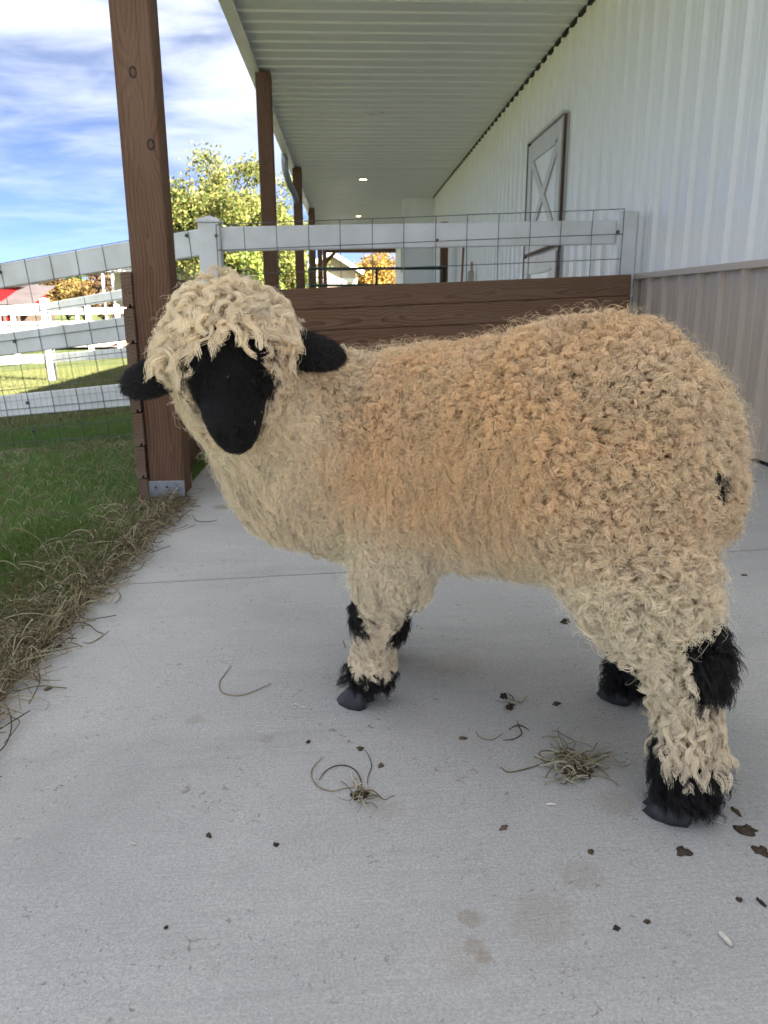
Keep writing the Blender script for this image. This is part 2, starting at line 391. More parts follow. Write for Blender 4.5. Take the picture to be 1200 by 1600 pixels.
# concrete apron, poured in bays with open joints
EDGE_X = -.722
slab = empty('concrete_slab'); tag(slab, kind='structure')
bays = [-.93,  2.128, 5.18, 8.24, 11.3, 14.4, 17.5, 20.6, 23.7, 26.8, 29.9]
for a, b in zip(bays[:-1], bays[1:]):
    mb = MB(); mb.box(EDGE_X, 1.86, a + .0045, b - .0045, -.11, 0, .002)
    mb.v = [(x, y, z + slab_z(x)) for x, y, z in mb.v]
    mb.build('slab_bay', M['concrete'], slab)
mb = MB(); mb.box(EDGE_X + .03, 1.84, -3.9, 29.8, -.13, -.045); mb.v = [(x, y, z + slab_z(x)) for x, y, z in mb.v]
mb.build('joint_filler', M['dirt'], slab)

# unseen concrete yard added behind the photographer to bounce sunlight towards the sheep
yard = empty('bounce_yard'); tag(yard, kind='structure')
for i in range(-2, 4):
    for j in range(5):
        mb = MB(); x0 = EDGE_X + i * 2.586; mb.box(x0 + .002, x0 + 2.584, -3.984 - (j + 1) * 3.05, -3.986 - j * 3.05, -.11, 0, .0035)
        mb.v = [(x, y, z + slab_z(max(x, EDGE_X)) - .004) for x, y, z in mb.v]; mb.build('slab_bay', M['concrete'], yard)

# ================================================================ the barn with its lean-to porch
WALL_X = 1.80; SOF_Z = 2.87; Y0, Y1 = -1.85, 29.0; YP = 2.62      # porch roof cut short at YP to let sky light in; barn wall continues
PITCH = .2286; PAN = PITCH * 4
barn = empty('barn', (WALL_X, 0, 0))
tag(barn, 'long white ribbed steel barn with tan wainscot and a porch soffit along it', 'barn')
def rib_profile():
    """(along, out) outline of one 4-rib panel; out is proud of the pan"""
    p = []
    for k in range(4):
        o = k * PITCH
        p += [(o, 0), (o + .010, .026), (o + .034, .026), (o + .044, 0), (o + .100, 0), (o + .106, .003), (o + .118, .003), (o + .124, 0), (o + .155, 0), (o + .161, .003), (o + .173, .003), (o + .179, 0)]
    p.append((4 * PITCH, 0)); return p
def rib_panel(name, L, mat, k_=1.0):
    """ribbed sheet: u along the ribs' spacing (local Y), length L (local Z), ribs towards -X"""
    pr = [(u_, o_ * k_) for u_, o_ in rib_profile()]; n = len(pr)
    v = [(-o, u, z) for z in (0, L) for u, o in pr]
    f = [(i, i + 1, n + i + 1, n + i) for i in range(n - 1)]
    # a lapped edge with thickness
    v += [(.004, 0, 0), (.004, 4 * PITCH, 0), (.004, 0, L), (.004, 4 * PITCH, L)]
    f += [(2 * n, 0, n, 2 * n + 2)]
    return mesh_data(name, v, f, mat)
TRIM_Z0, TRIM_Z1 = .909, .931
me_up = rib_panel('wall_panel', SOF_Z - TRIM_Z1 + .03, M['white_steel'])
me_tall = rib_panel('wall_panel', 3.84 - TRIM_Z1, M['white_steel'])
me_lo = rib_panel('wainscot_panel', TRIM_Z0 - .083, M['tan_steel'])
me_screw = MB().tube([(0, 0, 0), (-.005, 0, 0)], [.005, .0045], 6).data('screw', M['screw'])
DOOR_Y = (6.69, 7.93); DOOR_TOP = 2.237
first = 3.541 - PAN * 14
k = 0
while first + k * PAN < Y1 - .2:
    y = first + k * PAN; k += 1
    if y < Y0: continue
    o = obj('wall_panel', me_up if y > YP - .4 else me_tall, barn, (.024, y, TRIM_Z1)); 
    obj('wainscot_panel', me_lo, barn, (.024, y, .02 + slab_z(1.8)))
    if 1 < y < 9:
        for j in range(4):
            obj('screw', me_screw, o, (0.0, j * PITCH + .052, .03))
            if random.random() < .5: obj('screw', me_screw, o, (0.0, j * PITCH + .055, .9 + .02 * random.random()))
    if 1 < y < 6:
        for j in (1, 3): obj('screw', me_screw, barn, (.018, y + j * PITCH + .06, .60 + .04 * random.random()))
for a, b in ((Y0, 3.555), (3.556, 6.6), (6.602, 9.65), (9.652, 15), (15.002, 22), (22.002, Y1)):
    MB().prism([(-.014, TRIM_Z0 - .004), (-.014, TRIM_Z1 - .006), (-.004, TRIM_Z1 + .006), (.028, TRIM_Z1 + .006), (.028, TRIM_Z0 - .004)], a, b, 1).build('trim_strip', M['tan_steel'], barn)
MB().box(.030, .16, Y0, Y1, -.1, SOF_Z + .05).box(.030, .16, Y0, YP, SOF_Z + .05, 3.84).build('wall_core', M['black_gap'], barn)
# dutch door with crossed braces
door = MB().box(-.012, .020, DOOR_Y[0] + .005, DOOR_Y[1] - .005, .07, DOOR_TOP - .005).build('door', M['door_frame'], barn)
tag(door, 'two-leaf stable door with crossed braces and grey borders')
def leaf(z0, z1):
    y0, y1 = DOOR_Y[0] + .024, DOOR_Y[1] - .05
    MB().box(-.019, -.013, y0, y1, z0, z1).build('door_panel', M['door_panel'], door)
    w = .125
    fr = MB()
    fr.box(-.038, -.020, y0, y0 + w, z0, z1, .003); fr.box(-.038, -.020, y1 - w, y1, z0, z1, .003)
    fr.box(-.037, -.020, y0 + w, y1 - w, z1 - w * 1.25, z1, .003); fr.box(-.037, -.020, y0 + w, y1 - w, z0, z0 + w, .003)
    fr.build('door_border', M['door_frame'], door)
    a = Vector((-.0275, y0 + w * .9, z0 + w * .9)); b = Vector((-.0275, y1 - w * .9, z1 - w * 1.2))
    MB().bar(a, b, .014, .085, .002, up=(0, 0, 1)).build('door_brace', M['door_frame'], door)
    a = Vector((-.030, y1 - w * .9, z0 + w * .9)); b = Vector((-.030, y0 + w * .9, z1 - w * 1.2))
    MB().bar(a, b, .014, .085, .002, up=(0, 0, 1)).build('door_brace', M['door_frame'], door)
leaf(1.235, DOOR_TOP - .03); leaf(.11, 1.195)
jb = MB(); jb.box(-.040, .0, DOOR_Y[1] - .04, DOOR_Y[1], .08, DOOR_TOP); jb.build('door_jamb', M['dark_trim'], door)
jb = MB(); jb.box(-.022, .0, DOOR_Y[0], DOOR_Y[0] + .016, .08, DOOR_TOP); jb.build('door_jamb', M['dark_trim'], door)
MB().box(-.042, .0, DOOR_Y[0], DOOR_Y[1], DOOR_TOP, DOOR_TOP + .025).build('door_head', M['door_frame'], door)
MB().bar((-.05, DOOR_Y[0] + .03, 1.24), (-.05, DOOR_Y[1] - .12, 1.215), .02, .02).build('door_bar', M['dark_trim'], door)
# soffit: the same ribbed sheet laid overhead, ribs across the porch
EAVE_X = -.80
SL = WALL_X - EAVE_X - .03
me_sof = rib_panel('soffit_panel', SL, M['soffit_steel'], .55)
k = 0
while YP + k * PAN < Y1 - .1:
    y = YP + k * PAN; k += 1
    obj('soffit_panel', me_sof, barn, (-.006, y, SOF_Z + .014), (0, R(-90), 0))
MB().prism([(-.006, SOF_Z - .010), (.03, SOF_Z - .010), (.03, SOF_Z + .012), (-.006, SOF_Z + .012)], YP, Y1, 1).build('soffit_closure', M['black_gap'], barn)
fx = EAVE_X - WALL_X
fas = MB(); fas.prism([(fx - .012, SOF_Z - .028), (fx + .04, SOF_Z - .028), (fx + .04, SOF_Z - .022), (fx, SOF_Z - .022), (fx, SOF_Z + .16), (fx - .012, SOF_Z + .16)], YP, Y1, 1)
fas.build('fascia', M['trim_steel'], barn)
gut = MB(); gx = fx - .013
gut.prism([(gx, SOF_Z + .15), (gx, SOF_Z + .04), (gx - .08, SOF_Z + .04), (gx - .11, SOF_Z + .15), (gx - .105, SOF_Z + .15), (gx - .077, SOF_Z + .046), (gx - .006, SOF_Z + .046), (gx - .006, SOF_Z + .15)], YP, Y1, 1)
gut.build('gutter', M['trim_steel'], barn)
ds = MB(); dy = 12.3
ds.tube([(gx - .05, dy, SOF_Z + .06), (gx - .055, dy, SOF_Z - .05), (gx - .05, dy + .03, SOF_Z - .18), (gx - .01, dy + .12, SOF_Z - .33), (gx + .05, dy + .5, SOF_Z - .45), (gx + .06, dy + .93, SOF_Z - .55), (gx + .07, dy + .96, SOF_Z - .7), (gx + .07, dy + .96, .3)], .05, 10)
ds.build('downspout', M['galv'], barn, True)
# roof above (throws the shade) and the barn's body
RP = .30
def rz(x): return SOF_Z + .20 + RP * (x - fx)
rf = MB(); rf.prism([(fx - .10, rz(fx - .10)), (8.0, rz(8.0)), (16.2, rz(8) - RP * 8.2), (16.2, rz(8) - RP * 8.2 - .06), (8.0, rz(8.0) - .06), (fx - .10, rz(fx - .1) - .05)], YP + .003, Y1 + .2, 1)
rf.build('porch_roof', M['roof_steel'], barn)
rf = MB(); rf.prism([(-.30, rz(-.30)), (8.0, rz(8.0)), (16.2, rz(8) - RP * 8.2), (16.2, rz(8) - RP * 8.2 - .06), (8.0, rz(8.0) - .06), (-.30, rz(-.30) - .05)], Y0 - .15, YP, 1)
rf.build('roof', M['roof_steel'], barn)
MB().prism([(fx, SOF_Z + .02), (fx, rz(fx) - .06), (-.01, rz(-.01) - .06), (-.01, SOF_Z + .02)], YP + .002, YP + .03, 1).build('end_fascia', M['white_steel'], barn)
bd = MB(); bd.prism([(.17, -.1), (.17, rz(.17) - .08), (8, rz(8) - .08), (15.8, rz(8) - RP * 7.8 - .08), (15.8, -.1)], Y0 + .02, Y1 - .02, 1); bd.build('barn_body', M['white_steel'], barn)
bm_ = MB(); bm_.box(fx + .05, -.0, Y1 - .12, Y1 - .02, SOF_Z - .27, SOF_Z - .03); bm_.build('header_beam', M['post_wood'], barn)
MB().bar((fx + .07, Y1 - .06, SOF_Z - .62), (fx + .50, Y1 - .06, SOF_Z - .20), .08, .11).build('knee_brace', M['post_wood'], barn)
# recessed lamps in the soffit: two burn, one does not
t = NT('lamp_glow'); t.fin((.9, .8, .6), .4); t.b.inputs['Emission Color'].default_value = (1, .72, .38, 1); t.b.inputs['Emission Strength'].default_value = 3.0; M['lamp'] = t.m
for (wx, wy, lit) in ((.33, 14.3, 1), (.34, 19.9, 1), (.36, 9.6, 0)):
    ring = MB(); n = 20
    for i in range(n):
        a0, a1 = 2 * math.pi * i / n, 2 * math.pi * (i + 1) / n
        q = [(math.cos(a) * r, math.sin(a) * r, z) for a in (a0, a1) for r, z in ((.062, -.004), (.095, -.004), (.100, .02))]
        ring.add(q, [(0, 1, 4, 3), (1, 2, 5, 4)])
    lo = ring.build('recessed_lamp', M['trim_steel'], barn, loc=(wx - WALL_X, wy, SOF_Z - .004))
    MB().tube([(0, 0, -.001), (0, 0, .012)], [.062, .06], 16).build('lamp_lens', M['lamp'] if lit else M['trim_steel'], lo)
# wasp's nest mark and wing wall far along the porch
MB().box(-.62, .018, 16.4, 16.5, .1, SOF_Z - .03, .01).build('wing_wall', M['door_panel'], barn)
MB().box(-.36, -.10, 21.0, 21.1, 1.6, SOF_Z - .03, .01).build('wing_wall', M['trim_steel'], barn)

# ================================================================ porch posts
def post(y, mat, label, x=-.735, w=.140, h=SOF_Z, wob=0.):
    e = empty('porch_post', (x, y, slab_z(x)))
    tag(e, label, 'post', 'timber porch posts in a row')
    mb = MB(); mb.box(-w / 2, w / 2, -w / 2, w / 2, .035, h - slab_z(x) - .012, .006)
    mb.build('timber', mat, e)
    b = MB(); b.box(-w / 2 - .004, w / 2 - .0, -w / 2 - .005, -w / 2 - .002, .035, .100, .001)
    b.box(-w / 2 - .004, w / 2, w / 2 + .002, w / 2 + .005, .035, .100, .001); b.box(-w / 2 + .02, w / 2 - .02, -w / 2 + .02, w / 2 - .02, 0, .034)
    pb = b.build('post_base', M['galv'], e)
    if y < 4:
        for px in (-.045, 0., .045):
            MB().tube([(px, -w / 2 - .004, .075), (px, -w / 2 - .009, .075)], [.006, .005], 6).build('bolt', M['screw'], pb)
        MB().box(-w / 2, -w / 2 + .03, -w / 2 - .001, -w / 2 + .04, .001, .036).build('shim', M['end_wood'], pb)
        MB().box(w / 2 - .035, w / 2, -w / 2 - .001, -w / 2 + .04, .001, .036).build('shim', M['end_wood'], pb)
    return e
post(3.135, M['front_post_wood'], 'knotty brown timber post on a galvanised base at the hay-strewn slab edge')
post(8.02, M['post_wood'], 'brown timber porch post just behind the white gate fence, seen up to the soffit')
post(13.1, M['post_wood'], 'brown timber porch post that the green pipe gate hangs from')
post(18.3, M['post_wood'], 'brown timber porch post one bay beyond the green pipe gate')
post(23.6, M['post_wood'], 'brown timber porch post two bays beyond the green pipe gate')
post(28.9, M['post_wood'], 'brown timber porch post under the header beam at the far porch end')

# ================================================================ stall boards
FY = 4.95; TILT = .037
boards = empty('board_wall', (-.72, 4.862, 0)); tag(boards, 'low wall of stacked brown boards across the porch behind the sheep', 'board wall')
tz = .858 - .245 * TILT
for i in range(7):
    h = .1275
    o = MB().box(0, 2.475, -.019, .019, -h + .0025, -.0005, .004).box(.01, 2.465, -.006, .006, -h - .008, -h + .01).build('board', M['plank_wood'], boards)
    o.location = (random.uniform(-.006, .004), random.uniform(-.003, .003), tz - i * h - .009); o.rotation_euler = (0, -math.atan(TILT), 0)
sb = empty('side_boards', (-.823, 3.055, 0)); tag(sb, 'stack of weathered tongue-and-groove boards nailed to the outside of the knotty post', 'board wall')
for i in range(7):
    h = .1325
    g = .007
    prof = [(-.019, -h + g), (-.013, -h + .0015), (.002, -h + .0015), (.005, -h + .014), (.011, -h + .014), (.014, -h + .0015), (.019, -h + .006), (.019, -.002), (-.012, -.001), (-.019, -g)]
    o = MB().prism(prof, 0, 1.86, 1).box(-.012, -.004, .02, 1.85, -h - .008, -h + .004).build('board', M['end_wood'], sb)
    o.location = (random.uniform(-.003, .003) - i * .0012, random.uniform(-.012, .012), .881 - i * h)
# dark cover block above the side boards
# ================================================================ white vinyl fence with stock wire: across the porch
def cap(mb, x, y, z, w):
    mb.box(x - w / 2 - .008, x + w / 2 + .008, y - w / 2 - .008, y + w / 2 + .008, z, z + .018, .003)
    a = w / 2 + .006; mb.add([(x - a, y - a, z + .018), (x + a, y - a, z + .018), (x + a, y + a, z + .018), (x - a, y + a, z + .018), (x, y, z + .045)], [(0, 1, 4), (1, 2, 4), (2, 3, 4), (3, 0, 4)])
def cap_flat(mb, x, y, z, w): mb.box(x - w / 2 - .004, x + w / 2 + .004, y - w / 2 - .004, y + w / 2 + .004, z, z + .014, .003)
vf = empty('vinyl_fence', (0, FY, 0)); tag(vf, 'white vinyl rail fence with square stock wire spanning the porch above the brown boards', 'fence')
PX = -.810; PW = .127
p = MB().box(PX - PW / 2, PX + PW / 2, -PW / 2, PW / 2, slab_z(-.9) - .08, 1.235, .005).build('fence_post', M['vinyl'], vf)
c = MB(); cap(c, PX, 0, 1.236, PW); c.build('post_cap', M['vinyl'], p)
p2 = MB(); p2.box(1.665, 1.785, -.055, .06, slab_z(1.7), 1.300, .005); p2.build('fence_post', M['vinyl'], vf)
MB().bar((PX + PW / 2, 0, 1.145 - .0), (1.665, 0, 1.145 + .0385), .038, .142, .006).build('rail', M['vinyl'], vf)
def wire_panel(A, ux, uz, nx, xs, zs, rad, name, parent, y=0.):
    """a stock panel: rods along ux at heights zs, along uz at stations xs"""
    mb = MB(); ux = Vector(ux); uz = Vector(uz); A = Vector(A); n = ux.cross(uz).normalized()
    def wob(): return n * random.uniform(-.002, .002)
    for z in zs:
        mb.tube([A + ux * (xs[0] + (xs[-1] - xs[0]) * q / 6) + uz * (z + random.uniform(-.0015, .0015)) + wob() for q in range(7)], rad, 6)
    for x in xs:
        mb.tube([A + ux * (x + random.uniform(-.002, .002)) + uz * (zs[0] + (zs[-1] - zs[0]) * q / 4) + n * (rad * 1.6) for q in range(5)], rad, 6)
    return mb.build(name, M['wire'], parent, True)
xs_ = [-.765 + .0] + [-.599 + .1908 * i for i in range(13)]
wire_panel((0, -.064, 1.277 - .745 * TILT), (1, 0, TILT), (0, 0, 1), 0, xs_, [0, -.143, -.287, -.43, -.57], .0024, 'wire_mesh', vf)
for (x, z) in ((-.765, 1.16), (.557, 1.133), (1.66, 1.18)):
    MB().tube([(x, -.062, z), (x, -.074, z)], [.011, .010], 8).build('clip', M['screw'], vf)

# ================================================================ white vinyl fence running down the lawn
A = Vector((PX - .05, FY, 0)); B = Vector((-3.75, 6.12, 0)); dirv = (B - A).normalized()
def fz(p): return -.115 * (PX - p.x)
lf = empty('vinyl_fence', tuple(A)); tag(lf, 'white vinyl fence with stock wire sloping down the shaded lawn beside the knotty post', 'fence')
L = (B - A).length
dz = fz(B)
ux = Vector((B.x - A.x, B.y - A.y, dz)).normalized(); nrm = Vector((dirv.y, -dirv.x, 0)); nrm = nrm if nrm.y < 0 else -nrm
uz = nrm.cross(ux); uz = uz if uz.z > 0 else -uz
for off, hh, nm in ((0, .152, 'rail'), (.447, .148, 'rail'), (.868, .150, 'rail'), (1.268, .022, 'bottom_rail')):
    z = 1.205 - off - hh / 2
    MB().bar((0, 0, z), (B.x - A.x, B.y - A.y, z + dz), .038, hh, .006).build(nm, M['vinyl'], lf)
MB().box(B.x - A.x - PW / 2, B.x - A.x + PW / 2, B.y - A.y - PW / 2, B.y - A.y + PW / 2, -.7, 1.235 + dz, .005).build('fence_post', M['vinyl'], lf)
ws = [.085 + .212 * i for i in range(15)]
wire_panel(tuple(Vector((0, 0, 1.207)) + nrm * .026), ux, uz, 0, ws, [0, -.165, -.335, -.50, -.665, -.83, -.965, -1.10, -1.20, -1.28], .0023, 'wire_mesh', lf)
fs = [.02 + .053 * i for i in range(58)]
wire_panel(tuple(Vector((0, 0, 1.207)) + nrm * .034), ux, uz, 0, fs, [-.60 - .103 * i for i in range(7)], .0009, 'fine_mesh', lf)
for i, x in enumerate((.94, .95, .97, 1.0)):
    q = Vector((0, 0, 1.207)) + ux * (1.57) + uz * (-.055, -.51, -.93, -1.13)[i] + nrm * .028
    MB().tube([q, q + nrm * .012], [.012, .011], 8).build('clip', M['screw'], lf)
q = Vector((0, 0, 1.207)) + ux * .09 + uz * -.03 + nrm * .028
MB().tube([q, q + nrm * .012], [.011, .010], 8).build('clip', M['screw'], lf)
# ================================================================ far along the porch
gt = empty('pipe_gate', (-.6, 13.0, 0)); tag(gt, 'dark green pipe gate closing the porch between a timber post and the barn', 'gate')
for z in (1.34, 1.08, .82, .56, .30): MB().tube([(0.02, 0, z), (2.2, 0, z)], .022, 8).build('gate_bar', M['green_pipe'], gt, True)
for x in (0.02, 1.1, 2.2): MB().tube([(x, 0, .15), (x, 0, 1.345)], .022, 8).build('gate_upright', M['green_pipe'], gt, True)
e = empty('gate_post', (1.60, 13.05, .05)); tag(e, 'short dark timber post the green pipe gate latches to by the barn wall', 'post')
MB().box(-.06, .06, -.06, .06, 0, 2.0, .006).build('timber', M['post_wood'], e)
e = empty('rake', (1.70, 11.9, .06)); tag(e, 'wooden-handled rake leaning against the ribbed barn wall', 'rake')
MB().tube([(0, 0, .02), (.05, .02, 1.55)], .016, 8).build('handle', m_plain('ash_handle', (.30, .13, .05), .6, .2, 20), e, True)
MB().box(-.02, .02, -.16, .16, .0, .04, .005).build('rake_head', M['screw'], e)
e = empty('feed_scoop', (1.735, 11.0, 1.02)); tag(e, 'pale feed scoop hanging on the barn wall beside the rake', 'scoop')
MB().tube([(0, 0, .26), (0, 0, .20), (-.01, 0, .18), (-.02, 0, .0)], [.018, .018, .045, .05], 10).build('scoop_body', m_plain('old_plastic', (.5, .44, .36), .5, .2, 20), e, True)
MB().tube([(0, 0, .26), (0, 0, .31)], .016, 8).build('scoop_handle', m_plain('orange_grip', (.55, .2, .05), .5, .1, 20), e, True)

# ================================================================ paddock fences in the sun
def rail_fence(label, pts, hs, rh, pw=.127, ph=1.5, group=None, caps=True):
    e = empty('paddock_fence', (pts[0][0], pts[0][1], lawn_z(pts[0][0]))); tag(e, label, 'fence', group)
    o = Vector(e.location)
    for (x, y) in pts:
        z = lawn_z(x)
        q = MB().box(x - o.x - pw / 2, x - o.x + pw / 2, y - o.y - pw / 2, y - o.y + pw / 2, z - o.z - .1, z - o.z + ph, .006).build('fence_post', M['vinyl'], e)
        c = MB(); cap(c, x - o.x, y - o.y, z - o.z + ph + .001, pw); c.build('post_cap', M['vinyl'], q)
    for (a, b) in zip(pts[:-1], pts[1:]):
        d = (Vector((b[0], b[1], 0)) - Vector((a[0], a[1], 0))).normalized() * (pw / 2 + .002)
        for h in hs:
            MB().bar((a[0] - o.x + d.x, a[1] - o.y + d.y, lawn_z(a[0]) - o.z + h), (b[0] - o.x - d.x, b[1] - o.y - d.y, lawn_z(b[0]) - o.z + h), .038, rh, .005).build('rail', M['vinyl'], e)
    return e
rail_fence('sunlit white rail fence with its corner post just beyond the shaded lawn', [(-9.9, 16.2), (-7.8, 15.75), (-5.70, 15.35), (-2.9, 12.7)], (1.36, .88, .42), .165, group='sunlit paddock fences')
rail_fence('farther white rail fence enclosing the back of the sunlit paddock', [(-16, 26.5), (-12.5, 25.2), (-10, 24.3), (-7.45, 23.3), (-7.25, 25.5), (-7.1, 28.5), (-7.0, 32)], (1.36, .88, .42), .16, group='sunlit paddock fences')
rail_fence('distant white rail fence along the lane before the red barn', [(-34, 42), (-30, 42), (-26, 42), (-22, 42), (-18, 42), (-14, 42), (-10, 42)], (1.3, .8), .16, group='sunlit paddock fences')

# gravel lane
tg = NT('gravel_lane'); P = tg.world(); M['gravel'] = tg.fin(tg.mix(tg.rng(tg.noise(P, 30, 4), .3, .7), (.42, .36, .30), (.28, .23, .19)), .9, spec=.2)
v = [(-60, 33.0, -.87), (-6.3, 29.0, -.63), (-5.0, 33.5, -.55), (-60, 37.5, -.87)]
tag(obj('gravel_lane', mesh_data('gravel_lane', v, [(0, 1, 2, 3)], M['gravel'])), kind='structure')

# ================================================================ far buildings
M['red'] = m_plain('red_barn_paint', (.30, .009, .012), .8, .08, 2, spec=.1)
M['shed_roof'] = m_plain('weathered_shed_roof', (.10, .085, .085), .9, .12, .6, spec=.1)
M['shed_dark'] = m_plain('shed_timber', (.10, .075, .055), .85, .2, 2)
M['siding_w'] = m_plain('white_siding', (.72, .72, .70), .6, .05, 1)
M['siding_b'] = m_plain('beige_siding', (.50, .42, .33), .7, .08, 1)
M['shingle'] = m_plain('grey_shingle', (.17, .165, .16), .85, .2, 3)
M['glass'] = m_plain('window_glass', (.05, .06, .07), .08, .1, 1, spec=.6)
M['brickred'] = m_plain('brick_planter', (.36, .19, .13), .85, .2, 4)
rb = empty('red_barn', (-26.2, 62, -.9)); tag(rb, 'bright red barn wall with a low grey-roofed shed built on beyond the paddock', 'barn')
MB().prism([(-9, 0), (-9, 3.3), (-4.5, 4.3), (0, 3.3), (0, 0)], 0, 9, 1).build('wall', M['red'], rb)
rr = MB(); rr.bar((-4.5, 4.5, 4.42), (.3, 4.5, 3.32), 9.6, .12); rr.bar((-9.4, 4.5, 3.32), (-4.5, 4.5, 4.42), 9.6, .12); rr.build('roof', M['shed_roof'], rb)
MB().box(.02, 2.3, 1.6, 4.2, 0, 1.9).build('shed', M['shed_dark'], rb)
sr = MB(); sr.prism([(-.5, 2.02), (4.5, 3.42), (4.5, 3.32), (-.5, 1.92)], -.6, 2.5, 0); sr.build('shed_roof', M['shed_roof'], rb)
for x in (0.15, 1.2, 2.3): MB().box(x - .08, x + .08, -.28, -.12, 0, 1.98).build('shed_post', M['shed_dark'], rb)

h1 = empty('porch_house', (-10.2, 44, -.75)); tag(h1, 'white house with a columned porch seen between the knotty post and the white fence post', 'house')
MB().box(-3, 3.4, 2.2, 8, 0, 3.9).build('wall', M['siding_b'], h1)
r1 = MB(); r1.prism([(-3.6, 3.85), (.2, 5.6), (4.0, 3.85), (4.0, 3.75), (-3.6, 3.75)], 1.9, 8.3, 1); r1.build('roof', M['shingle'], h1)
MB().box(-3.2, 3.6, -.2, 2.2, 3.35, 3.74, .02).build('porch_roof', M['siding_w'], h1)
for i in range(13): MB().tube([(-2.9 + i * .52, 0, .3), (-2.9 + i * .52, 0, 3.35)], .075, 10).build('column', M['siding_w'], h1, True)
MB().box(-3.2, 3.6, -.2, 2.2, 0, .3).build('porch_floor', M['siding_w'], h1)
for x in (-1.6, .4, 2.4):
    w_ = MB().box(x - .5, x + .5, 2.14, 2.2, 1.1, 2.8).build('window', M['siding_w'], h1)
    MB().box(x - .42, x + .42, 2.11, 2.14, 1.18, 2.72).build('pane', M['glass'], w_)

h2 = empty('gable_house', (.4, 62, -.2)); tag(h2, 'small beige gabled house with white trim framed by the far end of the porch', 'house')
MB().prism([(-3.2, 0), (-3.2, 3.7), (-1.5, 4.75), (.35, 3.7), (.35, 0)], 0, 7, 1).build('wall', M['siding_b'], h2)
r2 = MB(); r2.bar((-1.5, 3.2, 4.98), (.95, 3.2, 3.52), 8.0, .16); r2.bar((-3.9, 3.2, 3.5), (-1.5, 3.2, 4.98), 8.0, .16); r2.build('roof', M['shingle'], h2)
tr = MB(); tr.bar((-1.5, -.90, 4.90), (.98, -.90, 3.42), .1, .3); tr.bar((-3.95, -.90, 3.4), (-1.5, -.90, 4.90), .1, .3); tr.box(.30, .48, -.1, .1, 0, 3.3); tr.box(-3.2, .35, -.08, -.01, 2.75, 3.05); tr.build('trim', M['siding_w'], h2)
for x in (-1.85, -.75):
    w_ = MB().box(x - .42, x + .42, -.06, 0, .6, 2.3).build('window', M['siding_w'], h2)
    MB().box(x - .3, x + .3, -.09, -.06, .72, 2.18).build('pane', M['glass'], w_)
pf = empty('privacy_fence', (-7.2, 36, lawn_z(-6))); tag(pf, 'long white privacy fence in front of the large tree', 'fence')
for i in range(9): MB().box(i * .86, i * .86 + .84, -.02, .02, .05, 1.55 + .05 * i, .005).build('panel', M['vinyl'], pf)
bx = empty('brick_planter', (-9.5, 30.2, -.74)); tag(bx, 'low brick planter wall at the edge of the paddock lawn', 'planter')
for k in range(2): MB().box(0, 3.6, -.2, .2, k * .18, k * .18 + .172, .01).build('course', M['brickred'], bx)
# ================================================================ trees
def leaves(centers, radii, n, size, cols, squash=.8, seed=1, shell=.55):
    g = np.random.default_rng(seed); centers = np.array(centers); radii = np.array(radii)
    w = radii ** 2; k = g.choice(len(centers), n, p=w / w.sum())
    d = g.normal(size=(n, 3)); d /= np.linalg.norm(d, axis=1, keepdims=True)
    r = radii[k] * (shell + (1 - shell) * g.random(n)) ** 1.0 * (0.75 + .5 * g.random(n))
    c = centers[k] + d * r[:, None] * np.array([1, 1, squash])
    a = g.normal(size=(n, 3)); a /= np.linalg.norm(a, axis=1, keepdims=True)
    b = np.cross(a, g.normal(size=(n, 3))); b /= np.linalg.norm(b, axis=1, keepdims=True)
    s = size * (.6 + .8 * g.random(n))[:, None]
    v = np.stack([c - a * s, c + b * s * .45, c + a * s, c - b * s * .45], 1).reshape(-1, 3)
    q = np.arange(n * 4).reshape(n, 4)
    cc = np.array(cols)[g.integers(0, len(cols), n)] * (.75 + .5 * g.random(n))[:, None]
    cc *= (.8 + .4 * g.random(len(centers)))[k][:, None]
    return v, q, cc
def crown_obj(name, v, q, cc, parent):
    me = np_mesh(name, v, q, M['leaf'])
    at = me.attributes.new('tint', 'FLOAT_COLOR', 'FACE'); c4 = np.ones((len(q), 4), np.float32); c4[:, :3] = cc
    at.data.foreach_set('color', c4.ravel())
    return obj(name, me, parent)
